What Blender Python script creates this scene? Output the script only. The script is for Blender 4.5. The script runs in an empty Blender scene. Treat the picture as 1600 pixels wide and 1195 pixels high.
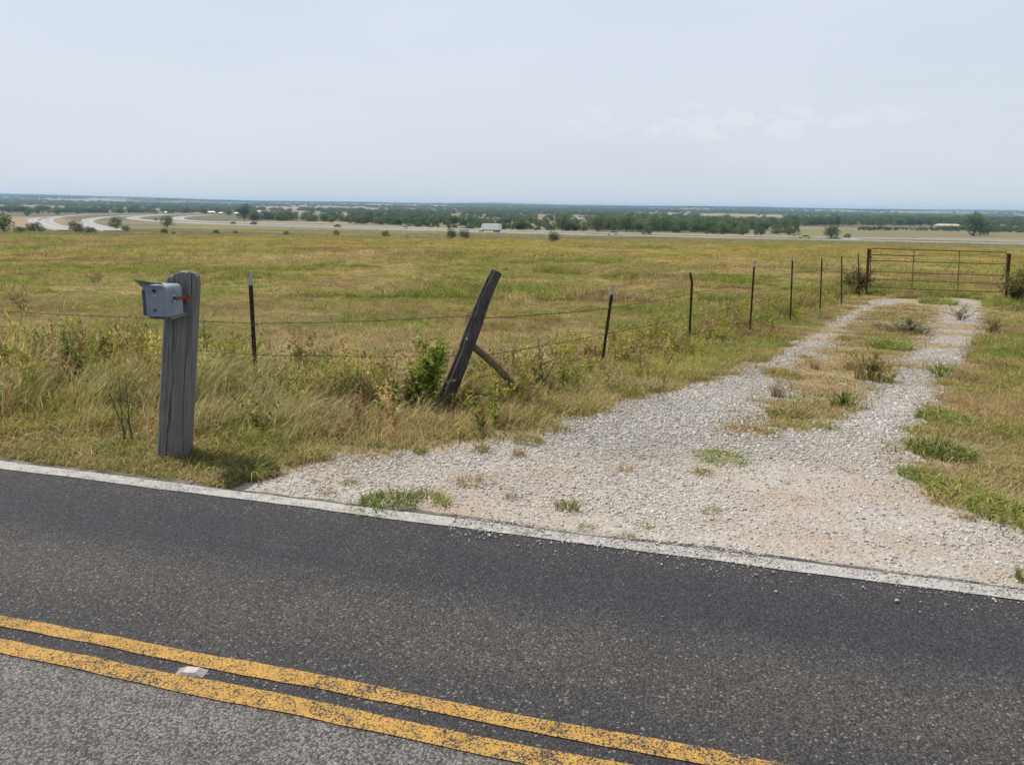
import bpy, math, random
import numpy as np
from mathutils import Vector, Matrix

# ------------------------------------------------------------------ camera, sky, sun, exposure
scene = bpy.context.scene
W, H, F = 1600.0, 1195.0, 1250.0          # photograph pixels, focal length in those pixels
EYE = 1.65
PITCH = math.atan((H / 2 - 322.0) / F)
ROLL = math.radians(0.79)
FW = np.array([0, math.cos(PITCH), -math.sin(PITCH)])
_up0 = np.array([0, math.sin(PITCH), math.cos(PITCH)])
_rt0 = np.array([1.0, 0, 0])
RT = _rt0 * math.cos(ROLL) + _up0 * math.sin(ROLL)
UP = -_rt0 * math.sin(ROLL) + _up0 * math.cos(ROLL)
CAM = np.array([0, 0, EYE])

cam_data = bpy.data.cameras.new('camera')
cam_data.sensor_fit = 'HORIZONTAL'
cam_data.sensor_width = 36.0
cam_data.lens = F / W * 36.0
cam_data.clip_start = 0.05
cam_data.clip_end = 60000
cam = bpy.data.objects.new('camera', cam_data)
scene.collection.objects.link(cam)
cam.matrix_world = Matrix(((RT[0], UP[0], -FW[0], CAM[0]), (RT[1], UP[1], -FW[1], CAM[1]),
                           (RT[2], UP[2], -FW[2], CAM[2]), (0, 0, 0, 1)))
scene.camera = cam

SUN_EL = math.radians(62.0)
SUN_AZ = math.radians(-62.0)               # measured from +Y towards +X: behind the scene, to the left
SUN = Vector((math.sin(SUN_AZ) * math.cos(SUN_EL), math.cos(SUN_AZ) * math.cos(SUN_EL), math.sin(SUN_EL)))
sl = bpy.data.lights.new('sun', 'SUN')
sl.energy = 5.0
sl.angle = math.radians(0.55)
sl.color = (1.0, 0.94, 0.845)
so = bpy.data.objects.new('sun', sl)
scene.collection.objects.link(so)
so.rotation_euler = SUN.to_track_quat('Z', 'Y').to_euler()
so.location = (0, 0, 60)

world = bpy.data.worlds.new('World')
scene.world = world
world.use_nodes = True
wn, wl = world.node_tree.nodes, world.node_tree.links
wn.clear()
w_out = wn.new('ShaderNodeOutputWorld')
w_bg = wn.new('ShaderNodeBackground')
w_bg.inputs['Strength'].default_value = 0.087
w_sky = wn.new('ShaderNodeTexSky')
w_sky.sky_type = 'NISHITA'
w_sky.sun_disc = False
w_sky.sun_elevation = SUN_EL
w_sky.sun_rotation = SUN_AZ
w_sky.altitude = 300
w_sky.air_density = 1.0
w_sky.dust_density = 3.2
w_sky.ozone_density = 1.6
# thin high veil: pulls the blue towards milky white, thicker in patches, with a faint line of cumulus
tc = wn.new('ShaderNodeTexCoord')
mp = wn.new('ShaderNodeMapping'); mp.inputs['Scale'].default_value = (1.0, 1.0, 4.5)
wl.new(tc.outputs['Generated'], mp.inputs['Vector'])
nz = wn.new('ShaderNodeTexNoise'); nz.inputs['Scale'].default_value = 2.2; nz.inputs['Detail'].default_value = 7; nz.inputs['Roughness'].default_value = 0.55
wl.new(mp.outputs[0], nz.inputs['Vector'])
rp = wn.new('ShaderNodeMapRange'); rp.inputs['From Min'].default_value = 0.3; rp.inputs['From Max'].default_value = 0.75; rp.inputs['To Min'].default_value = 0.74; rp.inputs['To Max'].default_value = 0.86
wl.new(nz.outputs['Fac'], rp.inputs['Value'])
mx = wn.new('ShaderNodeMix'); mx.data_type = 'RGBA'
mx.inputs[7].default_value = (8.5, 9.15, 10.1, 1)
sepz = wn.new('ShaderNodeSeparateXYZ'); wl.new(tc.outputs['Generated'], sepz.inputs[0])
vz = wn.new('ShaderNodeMapRange'); vz.interpolation_type = 'SMOOTHSTEP'  # veil thinned overhead, above the view, to lower the sky fill
for k_, v_ in (('From Min', .28), ('From Max', .95), ('To Min', 1.0), ('To Max', .25)): vz.inputs[k_].default_value = v_
wl.new(sepz.outputs['Z'], vz.inputs['Value'])
vm = wn.new('ShaderNodeMath'); vm.operation = 'MULTIPLY'; wl.new(rp.outputs[0], vm.inputs[0]); wl.new(vz.outputs[0], vm.inputs[1])
wl.new(vm.outputs[0], mx.inputs[0]); wl.new(w_sky.outputs[0], mx.inputs[6])
# the cumulus line
mp2 = wn.new('ShaderNodeMapping'); mp2.inputs['Scale'].default_value = (1, 1, 2.2)
wl.new(tc.outputs['Generated'], mp2.inputs['Vector'])
nz2 = wn.new('ShaderNodeTexNoise'); nz2.inputs['Scale'].default_value = 24; nz2.inputs['Detail'].default_value = 8; nz2.inputs['Roughness'].default_value = 0.62
wl.new(mp2.outputs[0], nz2.inputs['Vector'])
sep = wn.new('ShaderNodeSeparateXYZ'); wl.new(tc.outputs['Generated'], sep.inputs[0])
def wmath(op, a, b=None):
    m = wn.new('ShaderNodeMath'); m.operation = op
    for i, v in enumerate((a, b)):
        if v is None: continue
        if isinstance(v, (int, float)): m.inputs[i].default_value = v
        else: wl.new(v, m.inputs[i])
    return m.outputs[0]
band = wmath('SUBTRACT', 1.0, wmath('DIVIDE', wmath('ABSOLUTE', wmath('SUBTRACT', sep.outputs['Z'], 0.098)), 0.024))
band = wmath('MAXIMUM', band, 0.0)
azw = wmath('MAXIMUM', wmath('SUBTRACT', 1.0, wmath('DIVIDE', wmath('ABSOLUTE', wmath('SUBTRACT', wmath('ARCTAN2', sep.outputs['X'], sep.outputs['Y']), 0.24)), 0.24)), 0.0)
band = wmath('MULTIPLY', band, wmath('ADD', azw, 0.06))
cl = wmath('MULTIPLY', band, wmath('MAXIMUM', wmath('SUBTRACT', nz2.outputs['Fac'], 0.47), 0.0))
cl = wmath('MINIMUM', wmath('MULTIPLY', cl, 3.6), 0.22)
mx2 = wn.new('ShaderNodeMix'); mx2.data_type = 'RGBA'
mx2.inputs[7].default_value = (10.6, 10.3, 10.2, 1)
wl.new(cl, mx2.inputs[0]); wl.new(mx.outputs[2], mx2.inputs[6])
wl.new(mx2.outputs[2], w_bg.inputs['Color'])
wl.new(w_bg.outputs[0], w_out.inputs['Surface'])

scene.view_settings.view_transform = 'Standard'
scene.view_settings.look = 'None'
scene.view_settings.exposure = 0.1
scene.view_settings.gamma = 1.0
scene.view_settings.use_curve_mapping = False
scene.render.engine = 'CYCLES'
scene.cycles.use_adaptive_sampling = True
scene.cycles.adaptive_threshold = 0.025
scene.cycles.max_bounces = 4
scene.cycles.diffuse_bounces = 2
scene.cycles.glossy_bounces = 2
scene.cycles.transmission_bounces = 3
scene.cycles.transparent_max_bounces = 4
scene.cycles.volume_bounces = 0
scene.cycles.caustics_reflective = False
scene.cycles.caustics_refractive = False

# ------------------------------------------------------------------ small tools
rng = np.random.default_rng(7)
random.seed(7)

def tag(o, label=None, cat=None, group=None, kind=None):
    if label: o['label'] = label
    if cat: o['category'] = cat
    if group: o['group'] = group
    if kind: o['kind'] = kind
    return o

def link(o, parent=None):
    scene.collection.objects.link(o)
    if parent is not None: o.parent = parent
    return o

def empty(name, loc=(0, 0, 0), rz=0.0):
    o = bpy.data.objects.new(name, None)
    o.empty_display_size = 0.2
    o.location = loc; o.rotation_euler = (0, 0, rz)
    return link(o)

def mesh_from(name, V, Fc, mats=None, smooth=False, midx=None):
    me = bpy.data.meshes.new(name)
    V = np.asarray(V, dtype=np.float32).reshape(-1, 3)
    if isinstance(Fc, np.ndarray) and Fc.ndim == 2:
        n, k = Fc.shape
        me.vertices.add(len(V)); me.vertices.foreach_set('co', V.ravel())
        me.loops.add(n * k); me.loops.foreach_set('vertex_index', Fc.astype(np.int32).ravel())
        me.polygons.add(n)
        me.polygons.foreach_set('loop_start', np.arange(0, n * k, k, dtype=np.int32))
        me.update(calc_edges=True)
    else:
        me.from_pydata([tuple(map(float, v)) for v in V], [], [tuple(map(int, f)) for f in Fc])
        me.update()
    if mats is not None:
        for m in (mats if isinstance(mats, (list, tuple)) else [mats]): me.materials.append(m)
    if midx is not None: me.polygons.foreach_set('material_index', np.asarray(midx, dtype=np.int32))
    me.polygons.foreach_set('use_smooth', np.full(len(me.polygons), smooth, dtype=bool))
    return me

def mesh_obj(name, V, Fc, mats=None, parent=None, smooth=False):
    return link(bpy.data.objects.new(name, mesh_from(name, V, Fc, mats, smooth)), parent)

def add_attr(me, name, typ, data, domain='POINT'):
    a = me.attributes.new(name, typ, domain)
    key = {'FLOAT': 'value', 'INT': 'value', 'FLOAT_VECTOR': 'vector', 'FLOAT_COLOR': 'color'}[typ]
    a.data.foreach_set(key, np.ascontiguousarray(data).ravel())

class MB:
    """collects simple shapes for one mesh"""
    def __init__(s): s.V = []; s.F = []
    def add(s, V, Fc):
        o = len(s.V); s.V += [tuple(map(float, v)) for v in V]; s.F += [tuple(int(i) + o for i in f) for f in Fc]; return s
    def box(s, a, b, bevel=0.0):
        (x0, y0, z0), (x1, y1, z1) = a, b
        return s.add([(x0,y0,z0),(x1,y0,z0),(x1,y1,z0),(x0,y1,z0),(x0,y0,z1),(x1,y0,z1),(x1,y1,z1),(x0,y1,z1)],
                     [(3,2,1,0),(4,5,6,7),(0,1,5,4),(1,2,6,5),(2,3,7,6),(3,0,4,7)])
    def tube(s, P, R, n=8, cap=True):
        P = [np.array(p, float) for p in P]
        if np.isscalar(R): R = [R] * len(P)
        V = []
        ref = None
        for i, p in enumerate(P):
            t = P[min(i + 1, len(P) - 1)] - P[max(i - 1, 0)]
            t = t / (np.linalg.norm(t) + 1e-12)
            if ref is None:
                ref = np.array([0, 0, 1.0]) if abs(t[2]) < .9 else np.array([1.0, 0, 0])
            u = np.cross(ref, t); u /= np.linalg.norm(u) + 1e-12
            v = np.cross(t, u)
            for k in range(n):
                a = 2 * math.pi * k / n
                V.append(p + R[i] * (math.cos(a) * u + math.sin(a) * v))
        Fc = []
        for i in range(len(P) - 1):
            for k in range(n):
                Fc.append((i*n+k, i*n+(k+1) % n, (i+1)*n+(k+1) % n, (i+1)*n+k))
        if cap:
            Fc.append(tuple(range(n))[::-1]); Fc.append(tuple((len(P)-1)*n + k for k in range(n)))
        return s.add(V, Fc)
    def prism(s, prof, y0, y1):
        """profile in x,z extruded along y"""
        n = len(prof)
        V = [(x, y0, z) for x, z in prof] + [(x, y1, z) for x, z in prof]
        Fc = [tuple(range(n)), tuple(range(2*n-1, n-1, -1))]
        Fc += [((i+1) % n, i, n+i, n+(i+1) % n) for i in range(n)]
        return s.add(V, Fc)
    def build(s, name, mat, parent=None, smooth=False):
        return mesh_obj(name, s.V, s.F, mat, parent, smooth)
    def mesh(s, name, mat, smooth=False): return mesh_from(name, s.V, s.F, mat, smooth)

# value noise
def _hash(ix, iy, seed):
    h = (ix.astype(np.int64) * 374761393 + iy.astype(np.int64) * 668265263 + seed * 974634779) & 0x7fffffff
    h = ((h ^ (h >> 13)) * 1274126177) & 0x7fffffff
    h = (h ^ (h >> 16)) & 0xffffff
    return h / float(0xffffff)
def vnoise(x, y, seed=0):
    x = np.asarray(x, float); y = np.asarray(y, float)
    ix = np.floor(x); iy = np.floor(y); fx = x - ix; fy = y - iy
    fx = fx*fx*(3-2*fx); fy = fy*fy*(3-2*fy)
    a = _hash(ix, iy, seed); b = _hash(ix+1, iy, seed); c = _hash(ix, iy+1, seed); d = _hash(ix+1, iy+1, seed)
    return (a*(1-fx)+b*fx)*(1-fy) + (c*(1-fx)+d*fx)*fy
def fbm(x, y, seed=0, oct=4, gain=.5):
    t = 0; amp = 1; tot = 0
    for i in range(oct):
        t = t + amp*vnoise(x*2**i, y*2**i, seed+i*17); tot += amp; amp *= gain
    return t/tot
def sstep(a, b, x):
    t = np.clip((x-a)/(b-a), 0, 1); return t*t*(3-2*t)

# ------------------------------------------------------------------ lie of the land
TH = math.radians(-16.02)
NRM = np.array([-math.sin(TH), math.cos(TH)])       # across the road, towards the field
ALN = np.array([math.cos(TH), math.sin(TH)])        # along the road, to the right
C0 = 3.758
ROAD_EDGE = 0.10                                    # edge of the asphalt beyond the white line

_ps = np.array([0, 1.0, 3.3, 5.5, 11, 23, 54, 112, 170, 250, 385, 580, 960, 1900, 3800, 6500, 9000, 12000, 40000.])
_pz = np.array([-.02, -.035, -.14, -.36, -.74, -1.33, -2.42, -3.95, -5.55, -8.4, -11.9, -14.3, -16.6, -18.2, -15.0, -3.0, 10, 12, 12.])
_lx = np.log(_ps + 4.0)
_m = np.gradient(_pz, _lx)
def _herm(x):
    i = np.clip(np.searchsorted(_lx, x) - 1, 0, len(_lx) - 2)
    h = _lx[i+1]-_lx[i]; t = np.clip((x-_lx[i])/h, 0, 1)
    return (2*t**3-3*t**2+1)*_pz[i] + (t**3-2*t**2+t)*h*_m[i] + (-2*t**3+3*t**2)*_pz[i+1] + (t**3-t**2)*h*_m[i+1]

def S(x, y): return NRM[0]*x + NRM[1]*y - C0
def T(x, y):
    """height of the ground"""
    x = np.asarray(x, float); y = np.asarray(y, float)
    s = S(x, y)
    r = np.sqrt(x*x + y*y)
    w = sstep(15, 90, r)
    rr = np.where(y > 0, np.sqrt(y*y + 0.12*x*x), r*0.35)
    D = s*(1-w) + (rr-4)*w
    D = np.maximum(D, 0)
    z = _herm(np.log(D + 4.0))
    near = sstep(1.0, 9, s)
    z = z + near*(fbm(x*.35, y*.35, 3, 3)-.5)*.16*(1-sstep(60, 140, r))
    z = z + sstep(2.5, 14, s)*(fbm(x*.06, y*.06, 5, 2)-.5)*.3*(1-sstep(70, 150, r))
    far = sstep(1300, 6000, r)
    z = z + far*(fbm(x*.00042+7, y*.0009+3, 9, 4)-.5)*38
    # a low wooded rise on the skyline, and the land a little higher to the left
    xa_ = x/np.maximum(y, 1)
    z = z + sstep(3500, 7500, r)*(10*np.exp(-((xa_+.03)/.05)**2)+16*np.exp(-((xa_-.26)/.13)**2)+24*sstep(-.25, -.6, xa_)+10*(fbm(xa_*9, xa_*0+.5, 95, 3)-.5))
    z = np.where(s < ROAD_EDGE - .03, -0.07, z)
    return z

def ray(px, py):
    px = np.asarray(px, float); py = np.asarray(py, float)
    d = FW*F + RT*(px-W/2)[..., None] - UP*(py-H/2)[..., None]
    return d / np.linalg.norm(d, axis=-1, keepdims=True)

_ts = np.concatenate([np.geomspace(1.5, 15000, 1500)])
def G(px, py):
    """where the line of sight of a photograph pixel meets the ground"""
    px = np.atleast_1d(np.asarray(px, float)); py = np.atleast_1d(np.asarray(py, float))
    d = ray(px, py)
    out = np.zeros((len(px), 3))
    for c0 in range(0, len(px), 400):
        dd = d[c0:c0+400]
        P = CAM + dd[:, None, :]*_ts[None, :, None]
        below = P[..., 2] < T(P[..., 0], P[..., 1])
        k = np.where(below.any(1), below.argmax(1), len(_ts)-1)
        lo = _ts[np.maximum(k-1, 0)]; hi = _ts[k]
        for _ in range(22):
            mid = (lo+hi)/2
            Q = CAM + dd*mid[:, None]
            b = Q[:, 2] < T(Q[:, 0], Q[:, 1])
            hi = np.where(b, mid, hi); lo = np.where(b, lo, mid)
        out[c0:c0+400] = CAM + dd*hi[:, None]
    return out
def g(px, py): return G(px, py)[0]
def at_y(px, py, y):
    """point on the line of sight of a pixel at distance y ahead"""
    d = ray(px, py); return CAM + d*((y-CAM[1])/d[1])
def to_px(P):
    v = np.asarray(P, float) - CAM
    z = v @ FW
    return W/2 + F*(v @ RT)/z, H/2 - F*(v @ UP)/z
def px_size(P): return np.linalg.norm(np.asarray(P)-CAM)/F     # metres per photograph pixel

# ------------------------------------------------------------------ materials
def nmat(name):
    m = bpy.data.materials.new(name); m.use_nodes = True
    m.node_tree.nodes.clear()
    return m, m.node_tree.nodes, m.node_tree.links
class N:
    """tiny node-graph writer"""
    def __init__(s, name): s.m, s.n, s.l = nmat(name)
    def node(s, typ, **kw):
        nd = s.n.new(typ)
        for k, v in kw.items(): setattr(nd, k, v)
        return nd
    def put(s, sock, v):
        if v is None: return
        if isinstance(v, bpy.types.NodeSocket): s.l.new(v, sock)
        else: sock.default_value = v
    def math(s, op, a, b=None, c=None, clamp=False):
        nd = s.node('ShaderNodeMath', operation=op, use_clamp=clamp)
        for i, v in enumerate((a, b, c)): s.put(nd.inputs[i], v)
        return nd.outputs[0]
    def mix(s, f, a, b, blend='MIX'):
        nd = s.node('ShaderNodeMix', data_type='RGBA', blend_type=blend)
        s.put(nd.inputs[0], f); s.put(nd.inputs[6], a if not isinstance(a, tuple) or len(a) == 4 else a+(1,)); s.put(nd.inputs[7], b if not isinstance(b, tuple) or len(b) == 4 else b+(1,))
        return nd.outputs[2]
    def rng(s, v, a, b, c=0.0, d=1.0):
        nd = s.node('ShaderNodeMapRange'); nd.clamp = True
        s.put(nd.inputs['Value'], v)
        for k, q in zip(('From Min', 'From Max', 'To Min', 'To Max'), (a, b, c, d)): nd.inputs[k].default_value = q
        return nd.outputs[0]
    def coord(s, which='Object', scale=None):
        if which == 'Position': o = s.node('ShaderNodeNewGeometry').outputs['Position']
        else: o = s.node('ShaderNodeTexCoord').outputs[which]
        if scale is not None:
            mp = s.node('ShaderNodeMapping'); mp.inputs['Scale'].default_value = scale
            s.l.new(o, mp.inputs['Vector']); o = mp.outputs[0]
        return o
    def noise(s, vec, scale, detail=4, rough=.55, out='Fac'):
        nd = s.node('ShaderNodeTexNoise'); s.put(nd.inputs['Vector'], vec)
        nd.inputs['Scale'].default_value = scale; nd.inputs['Detail'].default_value = detail; nd.inputs['Roughness'].default_value = rough
        return nd.outputs[out]
    def voro(s, vec, scale, feature='F1', out='Distance', rand=1.0):
        nd = s.node('ShaderNodeTexVoronoi', feature=feature); s.put(nd.inputs['Vector'], vec)
        nd.inputs['Scale'].default_value = scale; nd.inputs['Randomness'].default_value = rand
        return nd.outputs[out]
    def attr(s, name, typ='GEOMETRY', out='Color'):
        nd = s.node('ShaderNodeAttribute', attribute_name=name, attribute_type=typ); return nd.outputs[out]
    def bump(s, h, strength=.5, dist=.01, normal=None):
        nd = s.node('ShaderNodeBump'); s.put(nd.inputs['Height'], h)
        nd.inputs['Strength'].default_value = strength; nd.inputs['Distance'].default_value = dist
        if normal is not None: s.l.new(normal, nd.inputs['Normal'])
        return nd.outputs[0]
    def principled(s, col, rough=.8, metal=0.0, normal=None, spec=.3):
        b = s.node('ShaderNodeBsdfPrincipled')
        s.put(b.inputs['Base Color'], col if not isinstance(col, tuple) or len(col) == 4 else col+(1,))
        s.put(b.inputs['Roughness'], rough); s.put(b.inputs['Metallic'], metal); b.inputs['Specular IOR Level'].default_value = spec
        if normal is not None: s.l.new(normal, b.inputs['Normal'])
        return b.outputs[0]
    def out(s, sh, disp=None):
        o = s.node('ShaderNodeOutputMaterial'); s.l.new(sh, o.inputs['Surface']); return s.m

def grass_material(name, source):
    q = N(name)
    if source == 'INSTANCER': tint = q.attr('tint', 'INSTANCER')
    elif source == 'GEOMETRY': tint = q.attr('tint', 'GEOMETRY')
    else: tint = q.node('ShaderNodeObjectInfo').outputs['Color']
    rnd = q.attr('rnd', out='Fac')
    br = q.rng(rnd, 0, 1, .5, 1.55)
    col = q.mix(1.0, tint, q.node('ShaderNodeCombineColor').outputs[0], 'MULTIPLY')
    cc = [n for n in q.n if n.type == 'COMBINE_COLOR'][0]
    for i in range(3): q.l.new(br, cc.inputs[i])
    straw = q.mix(q.rng(rnd, .72, .8), col, q.mix(.6, col, (.46, .37, .16)))
    d = q.node('ShaderNodeBsdfDiffuse'); q.l.new(straw, d.inputs['Color'])
    t = q.node('ShaderNodeBsdfTranslucent'); q.l.new(straw, t.inputs['Color'])
    gl = q.node('ShaderNodeBsdfGlossy'); gl.inputs['Roughness'].default_value = .45; gl.inputs['Color'].default_value = (.8, .8, .8, 1)
    a = q.node('ShaderNodeMixShader'); a.inputs[0].default_value = .45; q.l.new(d.outputs[0], a.inputs[1]); q.l.new(t.outputs[0], a.inputs[2])
    b = q.node('ShaderNodeMixShader'); b.inputs[0].default_value = .02; q.l.new(a.outputs[0], b.inputs[1]); q.l.new(gl.outputs[0], b.inputs[2])
    return q.out(b.outputs[0])
M_GRASS = grass_material('grass_blade', 'INSTANCER')
M_BLADE = grass_material('sward_blade', 'GEOMETRY')
M_TUFT = grass_material('tuft_blade', 'OBJECT')

def plain(name, col, rough=.6, metal=0.0, noise=None, bump=None):
    q = N(name); c = col
    vec = q.coord('Object')
    if noise:
        c2, sc, lo, hi = noise
        c = q.mix(q.rng(q.noise(vec, sc, 6, .6), lo, hi), col, c2)
    nrm = q.bump(q.noise(vec, bump[0], 5), bump[1], bump[2]) if bump else None
    return q.out(q.principled(c, rough, metal, nrm))

# ------------------------------------------------------------------ the ground
DRIVE_L = [(405,768),(425,750),(450,733),(560,712),(700,693),(840,672),(905,652),(985,628),(1060,605),(1140,578),(1195,556),(1245,527),(1290,505),(1330,482),(1362,470),(1396,462),(1412,456)]
DRIVE_R = [(1500,456),(1526,461),(1536,470),(1545,490),(1535,530),(1520,560),(1490,600),(1462,640),(1450,672),(1418,700),(1425,735),(1460,765),(1540,800),(1600,832),(1700,875),(1850,930)]
STRIP = [(1165,672),(1190,640),(1225,605),(1215,580),(1300,548),(1320,520),(1350,490),(1402,474),(1425,462),(1434,440),(1470,440),(1474,462),(1466,478),(1455,500),(1440,530),(1405,560),(1360,588),(1350,615),(1310,645),(1260,665)]
def world_poly(px): return G([p[0] for p in px], [p[1] for p in px])[:, :2]
def seg_dist(x, y, P, closed=False):
    best = np.full(np.shape(x), 1e9)
    n = len(P)
    for i in range(n if closed else n-1):
        a = P[i]; b = P[(i+1) % n]; ab = b-a; L = ab@ab + 1e-12
        t = np.clip(((x-a[0])*ab[0]+(y-a[1])*ab[1])/L, 0, 1)
        best = np.minimum(best, np.hypot(x-a[0]-t*ab[0], y-a[1]-t*ab[1]))
    return best
def inside(x, y, P):
    ins = np.zeros(np.shape(x), bool); n = len(P)
    for i in range(n):
        a = P[i]; b = P[(i+1) % n]
        c = ((a[1] > y) != (b[1] > y))
        xx = (b[0]-a[0])*(y-a[1])/(b[1]-a[1]+1e-12)+a[0]
        ins ^= c & (x < xx)
    return ins
_dl = world_poly(DRIVE_L); _dr = world_poly(DRIVE_R)
_apron = np.array([_dr[-1]-NRM*1.2, _dl[0]-NRM*1.2-ALN*.05])
DRIVE_P = np.vstack([_dl, _dr, _apron])
STRIP_P = world_poly(STRIP)
_BEHIND = G([1460], [443])[0]
_YEND = float(G([1450], [461])[0][1])
def sdist(x, y, P):
    d = seg_dist(x, y, P, True); return np.where(inside(x, y, P), d, -d)
def gravel(x, y):
    """1 on bare gravel, 0 in grass; ragged edges"""
    x = np.asarray(x, float); y = np.asarray(y, float)
    out = np.zeros(x.shape)
    near = (x*x+y*y) < 60**2
    if near.any():
        xx, yy = x[near], y[near]
        jit = (fbm(xx*2.2, yy*2.2, 21, 4)-.5)+(fbm(xx*7, yy*7, 23, 3)-.5)*.5
        d = sdist(xx, yy, DRIVE_P) + jit*.62
        ds = sdist(xx, yy, STRIP_P) + (fbm(xx*1.7, yy*1.7, 31, 4)-.5)*.9 + (fbm(xx*6, yy*6, 33, 3)-.5)*.5
        m = sstep(-.14, .2, d)*(1-.80*sstep(-.2, .3, ds))
        rr_ = np.hypot(xx, yy)
        m = m*(1-.8*sstep(9, 17, rr_)*sstep(.50, .60, fbm(xx*.9+2, yy*1.5, 35, 3)))*(1-sstep(_YEND-4.0, _YEND-.3, yy+(fbm(xx*1.1, yy*1.1, 36, 3)-.5)*2.5))
        b_ = np.array([_BEHIND[0], _BEHIND[1]]); e_ = ((xx-b_[0])/.75)**2+((yy-b_[1])/1.3)**2+(jit-.0)*1.6
        m = np.maximum(m, .8*(1-sstep(.5, 1.1, e_)))
        out[near] = m
    return out
def dusty(x, y):
    """tan dusty apron by the road against grey washed stone further in"""
    s = S(x, y) + (fbm(x*.8, y*.8, 41, 4)-.5)*3.4
    return 1-.85*sstep(.2, 2.9, s)

C_GREEN = np.array([.200, .255, .035]); C_OLIVE = np.array([.300, .280, .062]); C_TAN = np.array([.44, .345, .155])
C_BROWN = np.array([.295, .195, .105]); C_YEL = np.array([.40, .34, .035])
def patch(x, y):
    """colour of the sward at a place"""
    r = np.hypot(x, y); f = sstep(22, 60, r)
    def two(sx, sy, seed, o): return fbm(x*sx, y*sy, seed, o)*(1-f) + fbm(x*sx*.38+11, y*sy*.30+5, seed+3, o)*f
    a = two(.34, .24, 51, 5); b = two(.75, .50, 61, 5); c = fbm(x*.09, y*.07, 71, 3); e = two(1.5, 1.0, 65, 3)
    g1 = sstep(.46, .58, a)[..., None]; t1 = sstep(.50, .62, b)[..., None]; br = sstep(.50, .60, 1-a*.7-.3*e)[..., None]
    col = C_OLIVE*np.ones(x.shape+(3,))
    col = col*(1-g1*.85)+C_GREEN*g1*.85
    col = col*(1-br*.75)+C_BROWN*br*.75
    col = col*(1-t1*.75)+C_TAN*t1*.75
    cut = (np.exp(-((x+.9)/4.4)**2-((y-11.0)/2.6)**2)*.95*sstep(.25, .5, b+.2*e))[..., None]
    col = col*(1-cut)+np.array([.46, .37, .18])*cut
    yl = (sstep(.5, .62, c)*sstep(25, 80, r)*.3)[..., None]
    col = col*(1-yl)+C_YEL*yl
    return col*(.82+.36*e[..., None])

def far_cover(x, y):
    """(wood, tan) beyond the highway"""
    r = np.hypot(x, y)
    w = fbm(x*.0013, y*.0030, 81, 4); t = fbm(x*.0011+5, y*.0032+2, 91, 4)
    return sstep(.45, .53, w), sstep(.50, .60, t)

def build_ground():
    fine = np.deg2rad(np.linspace(-46, 46, 430))
    rest = np.deg2rad(np.linspace(46, 314, 60))[1:-1]
    th = np.concatenate([fine, rest])
    rr = [0.4, 1.2, 2.0, 2.6]; r = 3.0
    while r < 30: rr.append(r); r *= 1.0065
    while r < 700: rr.append(r); r *= 1.018
    while r < 15500: rr.append(r); r *= 1.02
    rr = np.array(rr)
    Rg, Tg = np.meshgrid(rr, th, indexing='ij')
    X = Rg*np.sin(Tg); Y = Rg*np.cos(Tg)
    nr, nt = X.shape
    x, y = X.ravel(), Y.ravel()
    z = T(x, y)
    gv = gravel(x, y)
    ds = dusty(x, y)
    # shallow wheel ruts in the gravel
    V = np.stack([x, y, z], 1)
    i = np.arange(nr-1)[:, None]*nt + np.arange(nt)[None, :]
    j = np.arange(nr-1)[:, None]*nt + (np.arange(nt)[None, :]+1) % nt
    Fc = np.stack([i, j, j+nt, i+nt], -1).reshape(-1, 4)
    me = mesh_from('ground', V, Fc[:, ::-1], M_GROUND, True)
    r = np.hypot(x, y)
    alb = patch(x, y)*np.array([.58, .52, .55])
    thatch = fbm(x*1.3, y*1.3, 101, 3)[:, None]
    alb = alb*(.75+.25*thatch) + np.array([.03, .02, .01])*(1-thatch)
    fr_ = np.zeros(len(x)); nr_ = r < 45
    sd = sdist(x[nr_], y[nr_], DRIVE_P)
    fr_[nr_] = sstep(-.75, -.05, sd+(fbm(x[nr_]*1.5, y[nr_]*1.5, 103, 3)-.5)*.7)
    fr_ = (fr_*.85)[:, None]
    alb = alb*(1-fr_)+np.array([.30, .24, .15])*(.75+.5*fbm(x*2.5, y*2.5, 105, 3)[:, None])*fr_
    # slope below the field, down to the highway
    m1 = sstep(135, 175, r)[:, None]
    n1 = fbm(x*.02, y*.035, 111, 3)[:, None]
    n1 = sstep(.35, .7, n1)
    slope = np.array([.115, .130, .045])*(1-n1)+np.array([.21, .175, .075])*n1
    alb = alb*(1-m1)+slope*m1
    # farmland in the valley
    m2 = sstep(430, 620, r)[:, None]
    wd, tn = far_cover(x, y)
    farc = np.array([.105, .115, .05])*np.ones_like(alb)
    farc = farc*(1-tn[:, None])+np.array([.30, .235, .145])*tn[:, None]
    farc = farc*(1-wd[:, None])+np.array([.035, .052, .026])*wd[:, None]
    alb = alb*(1-m2)+farc*m2
    # the bare brown pasture on the left beyond the curve
    a = np.clip(1-np.abs((x/np.maximum(y, 1)+.60)/.07), 0, 1)*sstep(380, 450, y)*(1-sstep(760, 900, y))
    a = sstep(.1, .5, a+.25*(fbm(x*.01, y*.01, 5)-.5))[:, None]
    alb = alb*(1-a)+np.array([.235, .17, .108])*a
    add_attr(me, 'albedo', 'FLOAT_COLOR', np.concatenate([alb, np.ones((len(alb), 1))], 1).astype(np.float32))
    add_attr(me, 'gravel', 'FLOAT', gv.astype(np.float32))
    add_attr(me, 'dusty', 'FLOAT', ds.astype(np.float32))
    o = link(bpy.data.objects.new('ground', me))
    tag(o, kind='structure')
    return o

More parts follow.
